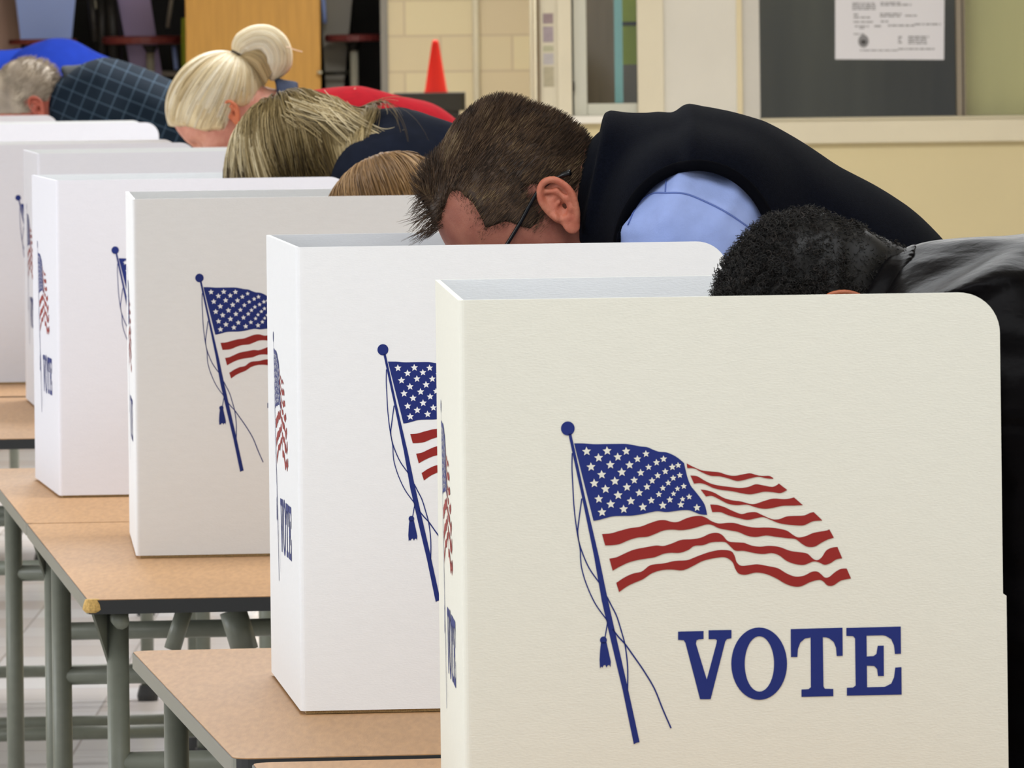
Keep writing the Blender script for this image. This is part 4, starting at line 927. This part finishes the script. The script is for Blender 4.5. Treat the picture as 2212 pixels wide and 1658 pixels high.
# ---- 2. man in the black leather jacket, tight curly hair
def man_leather():
    sk = skin_mat('brown_skin', '#a0613f', '#84492e')
    s = Person('man with short black curly hair and black leather jacket at the nearest booth', 7.03, (1842, 692), 86, .84,
        (1960, 715), [(1960, 720, .046, .070), (2020, 748, .062, .13), (2170, 812, .104, .17), (2335, 925, .118, .17), (2500, 1180, .12, .165), (2560, 1400, .118, .165)],
        [(2160, 850, -.160), (2270, 1560, -.165), (1960, 1780, -.11)], sk, .05)
    sc0 = s.scalp; s.scalp = lambda W: smin(sc0(W), s.necksdf(W, .040), .03)
    s.body(.0026, neckr=.042); s.add_ears(skin_mat('warm_ear_skin', '#a05a38', '#8a4a2c'), size=1.05, tilt=10)
    m = mat('black_leather', '#080708', .36, noise=.25, nscale=25, bump=.5, bscale=60, spec=.5); m.node_tree.nodes['Principled BSDF'].inputs['IOR'].default_value = 1.10
    def fj(W):
        d = s.trunk(W, .014, arms=False)
        for A in (s.armn, s.armf): d = smin(d, s.arm(W, A, .012, (.080, .064, .048)), .05)
        w_ = .0055*vnoise(W*np.array([.55, 1, 1.3]), 26, 11)+.0025*vnoise(W*np.array([.5, 1, 1.5]), 62, 12)
        cr = .006*np.exp(-(((W[:, 2]-s.P(2050, 610)[2])+(W[:, 0]-s.P(2050, 0)[0])*-.30)/.009)**2)+.006*np.exp(-(((W[:, 2]-s.P(2130, 560)[2])+(W[:, 0]-s.P(2130, 0)[0])*-.45)/.008)**2)
        sm_ = .005*np.exp(-(((W[:, 2]-s.P(2200, 896)[2])-(W[:, 0]-s.P(2200, 0)[0])*-.15)/.003)**2)
        d = d+w_-cr+sm_
        return smax(d, (s.P(1962, 540)[0]-W[:, 0])-.55*(s.P(0, 545)[2]-W[:, 2]), .008)
    s.garment('leather_jacket', fj, m, .005)
    def fcol(W):     # stand collar, a rolled band with a stitched ridge
        o = cap(W, s.P(1862, 690), s.P(2000, 715), 158*s.k, 176*s.k, .082, .10); i = cap(W, s.P(1820, 690), s.P(2000, 715), 138*s.k, 156*s.k, .070, .085)
        d = smax(o, -i, .005)
        u = (W[:, 0]-s.P(1925, 0)[0])+.60*(s.P(0, 535)[2]-W[:, 2])
        d = smax(d, (s.P(1925, 0)[0]-W[:, 0])-.60*(s.P(0, 535)[2]-W[:, 2]), .006)
        rid = .0045*np.exp(-((u-.022)/.004)**2)-.004*np.exp(-((u-.029)/.0025)**2)
        return smax(d-rid+.0015*vnoise(W, 60, 2), W[:, 0]-s.P(2075, 0)[0], .01)
    s.garment('jacket_collar', fcol, m, .0032, pts=np.array([s.P(1862, 690), s.P(2000, 715)]), pad=.16)
    rnd = np.random.RandomState(9)
    def region(P, rs):
        x, y, z = P[:, 0], np.abs(P[:, 1]), P[:, 2]
        hl = np.interp(x, [-.10, -.06, -.03, -.015, .0, .012, .03, .05, .07, .10], [-.10, -.085, -.02, .034, .038, .012, .03, .06, .085, .1]); return z-hl+rs.normal(size=len(P))*.002 > 0
    Rt = scalp_roots(s, 11500, region, 13); N = grad(s.scalp, Rt); L = s.loc(Rt); n = len(Rt)
    assert n > 1000
    A = np.cross(N, rnd.normal(size=N.shape)); A /= np.linalg.norm(A, axis=1)[:, None]; Bv = np.cross(N, A)
    k = 22; t = np.linspace(0, 1, k); lenh = (.010+.006*np.clip(L[:, 2]/.12, 0, 1))*rnd.uniform(.75, 1.15, n); lump = .003*vnoise(L, 70, 3)+.002*vnoise(L, 150, 5)
    tw = rnd.uniform(2.0, 3.4, n); ph = rnd.uniform(0, 6.28, n); rad = rnd.uniform(.0014, .0026, n)
    S = Rt[:, None]+N[:, None]*((lenh+lump)[:, None]*t)[..., None]
    ang = 6.283*tw[:, None]*t+ph[:, None]; rr_ = rad[:, None]*np.minimum(1, t*3)
    S = S+A[:, None]*(rr_*np.cos(ang))[..., None]+Bv[:, None]*(rr_*np.sin(ang))[..., None]+A[:, None]*(.004*t**2)[None, :, None]
    hm = hair_mat('black_curly_hair', ['#090807', '#14110e', '#221c18', '#3c3530'], .55, .25)
    def fu(W):
        Lq = s.loc(W); x, z = Lq[:, 0], Lq[:, 2]
        hl = np.interp(x, [-.10, -.06, -.03, -.015, .0, .012, .03, .05, .07, .10], [-.10, -.085, -.02, .034, .038, .012, .03, .06, .085, .1])
        return smax(s.scalp(W)-.008-.003*vnoise(Lq, 70, 3), -(z-hl-.003)*.8, .006)
    V, Q = sdf_mesh(fu, s.c-.22, s.c+.22, .0026, B=16)
    strand_mesh(S, .00048, rnd, 'hair', hm, s.root, np.clip(rnd.beta(1.4, 3.2, n), 0, 1), tip=.6, extra=[(V, Q, .03+.05*vnoise(V, 200, 6))])
    s.trousers(M['black_trouser'])
man_leather()

def long_hair(s, n, region, seed, steps, seg, pull, hm, r, clear, coll, tonef, grav=.6, stiff=.75, noise=.1, D0f=None, under=None, name='hair', hug=.6):
    rnd = np.random.RandomState(seed); Rt = scalp_roots(s, n, region, seed); L = s.loc(Rt)
    for _ in range(10): Rt = Rt-grad(coll, Rt)*np.clip(coll(Rt), -.01, .01)[:, None]
    N = grad(coll, Rt); D0 = pull(Rt, 0, L)+np.array([0, 0, -grav]); D0 = D0-N*(D0*N).sum(1)[:, None]; D0 += N*.05; D0 /= np.linalg.norm(D0, axis=1)[:, None]
    S = strands(Rt, D0, coll, steps, seg*rnd.uniform(.6, 1.3, len(Rt)), rnd, lambda P, i: pull(P, i, L), grav=grav, stiff=stiff, clear=clear*rnd.uniform(.15, 1.0, len(Rt)), noise=noise, hug=hug)
    return strand_mesh(S, r, rnd, name, hm, s.root, tonef(L, rnd), extra=under)

# ---- 3. brown haired head just showing over the third booth
def person_hidden():
    sk = skin_mat('fair_skin', '#d09a80', '#bd7f68')
    s = Person('person whose smooth light brown hair just shows above the off-white booth', 11.23, (905, 525), 62, 1.0,
        (990, 560), [(1000, 565, .06, .09), (1060, 585, .085, .15), (1180, 620, .10, .16), (1330, 720, .105, .15), (1450, 860, .11, .15)],
        [(1070, 640, -.14), (1070, 980, -.18), (850, 1130, -.12)], sk, .06)
    s.body(.005); s.add_ears(sk)
    f = lambda W: smin(smin(s.trunk(W, .014, arms=False), s.arm(W, s.armn, .012), .04), s.arm(W, s.armf, .012), .04)
    s.garment('sweater', f, mat('grey_sweater', '#4d5258', .9), .01)
    hm = hair_mat('light_brown_smooth_hair', ['#4a3418', '#6d4f2a', '#8d6b40', '#ab8a5c'], .45, .3)
    coll = lambda W: smin(s.scalp(W)-.010, s.trunk(W, .02, arms=False), .02)
    d = np.array([-.2, 0, -1.0])
    def pull(P, i, L):
        o = np.array([.55, 0, .1])*np.clip(.6-L[:, :1]*5, 0, 1)+np.stack([L[:, 1]*0, -np.sign(L[:, 1])*.55, L[:, 1]*0], 1); return o+d*.6
    def fu(W):
        Lq = s.loc(W); return smax(s.scalp(W)-.010, -(Lq[:, 2]+.03), .01)
    V, Q = sdf_mesh(fu, s.c-.25, s.c+.25, .005)
    reg = lambda P, rs: (P[:, 2] > .0)&((P[:, 0] < .06)|(P[:, 2] > .09))
    long_hair(s, 6500, reg, 21, 16, .017, pull, hm, .0008, .007, coll, lambda L, r: .5+.25*r.uniform(-1, 1, len(L))+.25*vnoise(L, 60, 2), under=[(V, Q, .22+.2*vnoise(V*np.array([1, 1, .25]), 120, 3))])
    s.trousers(M['denim'])
person_hidden()

# ---- 4. woman with long loose hair, navy jacket
def woman_long():
    sk = skin_mat('fair_skin_two', '#c98f78', '#b5765f')
    s = Person('woman in dark navy jacket with long loose dark blonde hair', 12.68, (705, 412), 58, 1.0,
        (790, 400), [(800, 385, .06, .09), (850, 378, .078, .15), (930, 425, .10, .16), (1050, 500, .11, .15), (1180, 590, .115, .15)],
        [(840, 420, -.14), (850, 760, -.18), (640, 950, -.12)], sk, .08)
    s.body(.005); s.add_ears(sk)
    jk = mat('dark_navy_jacket', '#10141f', .95, spec=.08, noise=.15, nscale=60)
    def f(W):
        d = smin(smin(s.trunk(W, .016, arms=False), s.arm(W, s.armn, .016, (.075, .06, .045)), .04), s.arm(W, s.armf, .016, (.075, .06, .045)), .04)
        return d+.004*vnoise(W, 28, 4)
    s.garment('jacket', f, jk, .008)
    def fcol(W):
        o = cap(W, s.P(752, 340), s.P(850, 350), 100*s.k, 120*s.k, .09, .11); i = cap(W, s.P(720, 340), s.P(850, 350), 84*s.k, 90*s.k, .075, .08)
        return smax(smax(o, -i, .006), s.P(782, 0)[0]-W[:, 0]-.25*(W[:, 2]-s.P(0, 240)[2]), .006)
    s.garment('jacket_collar', fcol, jk, .006, pts=np.array([s.P(752, 340), s.P(850, 350)]), pad=.16)
    hm = hair_mat('dark_blonde_long_hair', ['#3a2e1b', '#62512f', '#82704a', '#a8966f', '#cbbd9c'], .48, .18)
    coll = lambda W: smin(s.scalp(W), s.trunk(W, .026, arms=False), .02)
    def pull(P, i, L):
        # parted at the crown: the near side sweeps down and back over the collar, the front falls to the table
        bk = np.clip((.05-L[:, 0])/.1, 0, 1); sd = np.sign(L[:, 1]+.02)
        a = max(0, 1-i/16)
        o = np.stack([-.12+.50*bk*a, -sd*.75*max(0, 1-i/7), -.45+0*bk], 1); return o
    def fu(W):
        Lq = s.loc(W); drape = ell(W, s.P(642, 356, -.0), (140*s.k, .105, 146*s.k)); d2 = cap(W, s.P(640, 292, -.05), s.P(800, 325, -.05), .05, .020, .06, .05)
        return smin(smin(s.scalp(W)-.018, drape, .03), d2, .05)+.003*vnoise(W*np.array([1.2, 1, .3]), 60, 5)
    V, Q = sdf_mesh(fu, s.c-.30, s.c+.30, .0045)
    streak = .40+.28*vnoise(np.stack([V[:, 0]*1.0+V[:, 2]*.75, V[:, 1]*.5, V[:, 2]*.05], 1), 85, 5)
    coll2 = lambda W: smin(smin(fu(W), s.trunk(W, .026, arms=False), .02), s.scalp(W), .01)
    reg = lambda P, rs: (P[:, 2] > .02)&((P[:, 0] < .07)|(P[:, 2] > .08))
    def tf(L, r): return .42+.2*r.uniform(-1, 1, len(L))+.42*vnoise(L*np.array([1, .3, 1]), 75, 2)
    long_hair(s, 9000, reg, 31, 16, .0145, pull, hm, .0007, .010, coll2, tf, grav=.75, stiff=.75, noise=.05, under=[(V, Q, streak)])
    # loose locks trailing back over the collar
    rnd = np.random.RandomState(4); locks = []; tn = []
    for (pts, c_, wd) in (([(680, 240), (735, 255), (790, 285), (830, 298), (862, 288)], 60, .009), ([(700, 245), (770, 312), (805, 345), (785, 388)], 90, .014), ([(720, 250), (795, 325), (845, 312)], 45, .008), ([(650, 235), (710, 260), (760, 320), (765, 400)], 90, .010),
                          ([(680, 232), (740, 250), (790, 275), (830, 305)], 60, .006), ([(640, 250), (690, 290), (730, 350), (740, 400)], 90, .010), ([(700, 240), (770, 300), (815, 322), (850, 300)], 22, .004)):
        C = np.array([list(s.P(x, y, -.115)) for x, y in catmull(pts, 6)][:37])
        idx_ = np.linspace(0, len(C)-1, 26); C = np.stack([np.interp(idx_, np.arange(len(C)), C[:, j]) for j in range(3)], 1)
        t0 = rnd.uniform(.35, .85)
        for q in range(c_):
            o_ = rnd.normal(size=3)*wd*np.array([1, .8, 1]); tt = np.linspace(0, rnd.uniform(.55, 1), 26)*25; locks.append(np.stack([np.interp(tt, np.arange(26), C[:, j]) for j in range(3)], 1)+o_[None]*(1-.4*np.linspace(0, 1, 26))[:, None]); tn.append(t0+rnd.normal()*.15)
    S = np.array(locks); c0 = S.reshape(-1, 3)
    for _ in range(3):
        dd = coll2(c0); c0[:, 1] -= np.clip(.004-dd, 0, .05)
        c0[:, 1] += np.clip(dd-.022, 0, .05)*.6
    strand_mesh(c0.reshape(S.shape), .0008, rnd, 'loose_locks', hm, s.root, np.array(tn))
    s.trousers(M['denim'])
woman_long()

# ---- 5. blonde woman with the ponytail, red jacket
def woman_pony():
    sk = skin_mat('pink_fair_skin', '#d79c86', '#c2806e')
    s = Person('blonde woman with a high looped ponytail, red jacket with navy collar', 16.72, (500, 250), 50, 1.0,
        (590, 255), [(610, 272, .055, .08), (650, 300, .080, .14), (760, 312, .098, .15), (880, 342, .104, .15), (1000, 430, .11, .15), (1120, 560, .11, .15)],
        [(680, 330, -.13), (700, 600, -.18), (520, 730, -.12)], sk, .04)
    s.body(.005); s.add_ears(skin_mat('orange_pink_skin', '#d07850', '#c06a48'), size=.78, vox=.002)
    red = mat('bright_red_fleece', '#8c0c18', .95, spec=.08, noise=.08, nscale=60)
    def f(W):
        d = smin(smin(s.trunk(W, .014, arms=False), s.arm(W, s.armn, .014), .04), s.arm(W, s.armf, .014), .04); return d+.003*vnoise(W, 22, 4)
    s.garment('jacket', f, red, .009)
    nv = mat('navy_collar_cloth', '#1d2740', .85)
    def fcol(W):
        o = cap(W, s.P(580, 262), s.P(640, 285), 96*s.k, 112*s.k, .088, .10); i = cap(W, s.P(540, 250), s.P(640, 280), 76*s.k, 84*s.k, .07, .08)
        d = smax(o, -i, .006); pt = s.P(600, 200); return smax(smax(d, -(W[:, 0]-pt[0])-.25*(W[:, 2]-pt[2]), .006), W[:, 0]-s.P(642, 0)[0], .006)
    s.garment('jacket_collar', fcol, nv, .006, pts=np.array([s.P(580, 262), s.P(640, 285)]), pad=.16)
    hm = hair_mat('pale_blonde_hair', ['#8a7450', '#bfa678', '#dcc9a0', '#efe3c8', '#faf5e8'], .36, .45)
    tie = s.P(512, 118)
    def line(L):
        x, z = L[:, 0], L[:, 2]; return z-np.interp(x, [-.10, -.06, -.03, -.012, .0, .012, .03, .06, .075, .10], [-.04, -.035, -.01, .03, .034, .012, -.01, .02, .055, .085])
    rnd = np.random.RandomState(8); Rt = scalp_roots(s, 5200, lambda P, rs: line(P) > 0, 41); L = s.loc(Rt); N = grad(s.scalp, Rt)
    k = 18; Ss = np.zeros((len(Rt), k, 3)); Ss[:, 0] = Rt
    P = Rt.copy(); lift = rnd.uniform(.004, .012, len(Rt))
    for i in range(1, k):
        rem = k-i; d = (tie-P)/rem; P = P+d; dd = s.scalp(P); m = dd < lift
        if i < k-2 and m.any(): P[m] += grad(s.scalp, P[m])*((lift-dd)[m])[:, None]
        Ss[:, i] = P
    def fu(W):
        Lq = s.loc(W); return smax(s.scalp(W)-.010, -(line(Lq)-.003)*.8, .008)
    V, Q = sdf_mesh(fu, s.c-.25, s.c+.25, .005)
    tone = .55+.2*rnd.uniform(-1, 1, len(L))+.25*vnoise(L*np.array([1, 1, .4]), 60, 2)
    strand_mesh(Ss, .0008, rnd, 'hair', hm, s.root, tone, tip=.9, extra=[(V, Q, .45+.2*vnoise(s.loc(V), 60, 3))])
    # looped ponytail
    C = np.array([list(s.P(x, y)) for x, y in catmull([(514, 118), (524, 98), (550, 84), (578, 86), (597, 108), (600, 136), (590, 164)], 5)])
    wd = np.interp(np.linspace(0, 1, len(C)), [0, .2, .6, .85, 1], [.012, .026, .032, .030, .014])
    T = np.gradient(C, axis=0); T /= np.linalg.norm(T, axis=1)[:, None]; A = np.stack([T[:, 2], 0*T[:, 0], -T[:, 0]], 1)
    n = 2600; ang = rnd.uniform(0, 6.28, n); rr_ = np.sqrt(rnd.uniform(0.3, 1, n))
    S = C[None]+A[None]*(rr_*np.cos(ang))[:, None, None]*wd[None, :, None]+np.array([0, 1., 0])*(rr_*np.sin(ang))[:, None, None]*wd[None, :, None]
    def fp(W):
        d = None
        for i in range(len(C)-1):
            e = cap(W, C[i], C[i+1], wd[i]*.86, wd[i+1]*.86); d = e if d is None else np.minimum(d, e)
        return d
    V, Q = sdf_mesh(fp, C.min(0)-.06, C.max(0)+.06, .005)
    strand_mesh(S, .0009, rnd, 'ponytail', hm, s.root, .72+.2*rnd.uniform(-1, 1, n)+.15*np.cos(ang), tip=.8, extra=[(V, Q, .62)])
    C3 = np.array([list(s.P(x, y)) for x, y in catmull([(516, 122), (540, 120), (562, 134), (580, 170)], 5)]); w3 = np.interp(np.linspace(0, 1, len(C3)), [0, .3, .7, 1], [.010, .022, .030, .024])
    n3 = 1400; ang = rnd.uniform(0, 6.28, n3); q_ = np.sqrt(rnd.uniform(.3, 1, n3))
    S3 = C3[None]+np.array([0.5, 0, .85])*(q_*np.cos(ang))[:, None, None]*w3[None, :, None]+np.array([0, 1., 0])*(q_*np.sin(ang))[:, None, None]*w3[None, :, None]
    strand_mesh(S3, .0011, rnd, 'ponytail', hm, s.root, .22+.15*rnd.uniform(-1, 1, n3), tip=.8)
    ax = (s.P(540, 84)-s.P(505, 135)); ax /= np.linalg.norm(ax)
    MB().tube([tuple(tie-ax*.008), tuple(tie+ax*.008)], .015, 14).build('hair_tie', [mat('dark_hair_tie', '#2c2620', .7)], s.root, smooth=True)
    wisp = [MB().tube([tuple(s.P(x, y, -.06)) for x, y in catmull(w_, 5)], .0011, 5) for w_ in ([(640, 222), (700, 222), (740, 205), (770, 190)], [(620, 100), (640, 108), (655, 112)])]
    b = MB()
    for w_ in wisp: b.add(w_.v, w_.f)
    wm = mat('blonde_wisp', '#d8b79c', .6); b.build('hair_wisps', [wm], s.root, smooth=True)
    s.trousers(M['denim'])
woman_pony()

def curly_cap(s, region_line, n, seed, hm, r, ln, tonef, wave=.3, undertone=.4):
    rnd = np.random.RandomState(seed); Rt = scalp_roots(s, n, lambda P, rs: region_line(P) > 0, seed); L = s.loc(Rt); N = grad(s.scalp, Rt)
    cb = (np.array([-1, 0, -.3])@s.Rm); ph = vnoise(L, 60, 3)*3
    S = strands(Rt, N*.6+cb*.4, s.scalp, 8, ln/8*rnd.uniform(.7, 1.1, len(Rt)), rnd, lambda P, i: cb+N*(.3+.5*np.sin(i*.9+ph))[:, None], stiff=.5, clear=.004, noise=.35)
    V, Q = sdf_mesh(lambda W: smax(s.scalp(W)-.007-.003*vnoise(s.loc(W), 90, 3), -(region_line(s.loc(W))-.003)*.8, .006), s.c-.22, s.c+.22, .005)
    strand_mesh(S, r, rnd, 'hair', hm, s.root, tonef(L, rnd), extra=[(V, Q, undertone+.2*vnoise(V, 60, 2))])
hl2 = lambda L: L[:, 2]-np.interp(L[:, 0], [-.10, -.06, -.03, -.015, .0, .012, .03, .05, .07, .10], [-.05, -.04, -.005, .034, .038, .012, .03, .06, .085, .1])
# ---- 6. grey haired man in the dark plaid shirt
def man_plaid():
    sk = skin_mat('red_skin', '#b5604c', '#9c4c3c')
    s = Person('grey haired man in a dark blue-green plaid shirt, at the far left booths', 22.6, (82, 240), 55, 1.15,
        (150, 225), [(165, 228, .07, .09), (215, 232, .120, .16), (290, 262, .125, .17), (370, 300, .125, .16), (460, 380, .12, .15)],
        [(215, 280, -.15), (230, 420, -.19), (120, 520, -.12)], sk, .05)
    s.body(.006); s.add_ears(sk, vox=.0025)
    m = mat('dark_plaid_cloth', '#232f3b', .95, spec=.08); nt = m.node_tree; b = nt.nodes['Principled BSDF']
    tc = nt.nodes.new('ShaderNodeTexCoord'); mp = nt.nodes.new('ShaderNodeMapping'); mp.inputs['Rotation'].default_value = (0, R(-22), 0); nt.links.new(tc.outputs['Object'], mp.inputs[0])
    sx = nt.nodes.new('ShaderNodeSeparateXYZ'); nt.links.new(mp.outputs[0], sx.inputs[0]); prev = None
    for ch, per in (('X', 1/.041), ('Z', 1/.036), ('Y', 1/.05)):
        a = nt.nodes.new('ShaderNodeMath'); a.operation = 'MULTIPLY'; a.inputs[1].default_value = per; nt.links.new(sx.outputs[ch], a.inputs[0])
        f_ = nt.nodes.new('ShaderNodeMath'); f_.operation = 'FRACT'; nt.links.new(a.outputs[0], f_.inputs[0])
        l_ = nt.nodes.new('ShaderNodeMath'); l_.operation = 'LESS_THAN'; l_.inputs[1].default_value = .09; nt.links.new(f_.outputs[0], l_.inputs[0])
        if ch == 'Y': break
        if prev is None: prev = l_
        else:
            mx_ = nt.nodes.new('ShaderNodeMath'); mx_.operation = 'MAXIMUM'; nt.links.new(prev.outputs[0], mx_.inputs[0]); nt.links.new(l_.outputs[0], mx_.inputs[1]); prev = mx_
    mix = nt.nodes.new('ShaderNodeMix'); mix.data_type = 'RGBA'; mix.inputs[6].default_value = lin('#18232f'); mix.inputs[7].default_value = lin('#3a4a5a')
    nt.links.new(prev.outputs[0], mix.inputs[0]); nt.links.new(mix.outputs[2], b.inputs['Base Color'])
    def f(W):
        d = smin(smin(s.trunk(W, .014, arms=False), s.arm(W, s.armn, .014, (.075, .06, .045)), .05), s.arm(W, s.armf, .014, (.075, .06, .045)), .05); return d+.004*vnoise(W, 18, 4)
    s.garment('plaid_shirt', f, m, .011)
    def fcol(W):
        o = cap(W, s.P(148, 225), s.P(200, 230), 84*s.k, 96*s.k, .09, .10); i = cap(W, s.P(120, 225), s.P(200, 230), 70*s.k, 76*s.k, .075, .08)
        return smax(smax(o, -i, .006), s.P(140, 0)[0]-W[:, 0]-.35*(W[:, 2]-s.P(0, 180)[2]), .006)
    s.garment('shirt_collar', fcol, mat('dark_collar_cloth', '#1f262b', .85), .008, pts=np.array([s.P(148, 225), s.P(200, 230)]), pad=.17)
    curly_cap(s, hl2, 3500, 51, hair_mat('grey_brown_hair', ['#6f655c', '#968a7c', '#b5a896', '#cfc4b4'], .5, .3), .0011, .025, lambda L, r: .5+.3*r.uniform(-1, 1, len(L))+.25*vnoise(L, 45, 2))
    s.trousers(M['denim'])
man_plaid()
# ---- 7. person in blue furthest off
def man_blue():
    sk = skin_mat('fair_skin_three', '#c68f78', '#b0745e')
    s = Person('person in a bright royal blue top, bending farthest away behind the grey haired man', 25.0, (-55, 160), 50, 1.08,
        (30, 160), [(40, 170, .05, .08), (80, 182, .11, .15), (130, 190, .13, .17), (220, 232, .125, .16), (330, 330, .12, .15)],
        [(90, 200, -.15), (110, 340, -.18), (0, 430, -.12)], sk, .05)
    s.body(.008); s.add_ears(sk, vox=.003)
    f = lambda W: smin(smin(s.trunk(W, .012, arms=False), s.arm(W, s.armn, .014), .05), s.arm(W, s.armf, .014), .05)+.005*vnoise(W, 20, 6)
    s.garment('sweatshirt', f, mat('royal_blue_fleece', '#10246e', .95, spec=.08, noise=.08, nscale=30), .012)
    fh = lambda W: smax(cap(W, s.P(0, 170), s.P(70, 180), 62*s.k, 80*s.k, .09, .11), -(W[:, 0]-s.P(-14, 0)[0]), .01)
    s.garment('hood', fh, mat('royal_blue_fleece_hood', '#152c7c', .95, spec=.08), .012, pts=np.array([s.P(0, 165), s.P(70, 180)]), pad=.17)
    curly_cap(s, hl2, 1500, 61, hair_mat('short_dark_hair', ['#2a211a', '#3b2f26', '#54463a'], .5, .3), .0014, .02, lambda L, r: r.uniform(0, 1, len(L)))
    s.trousers(M['denim'])
man_blue()
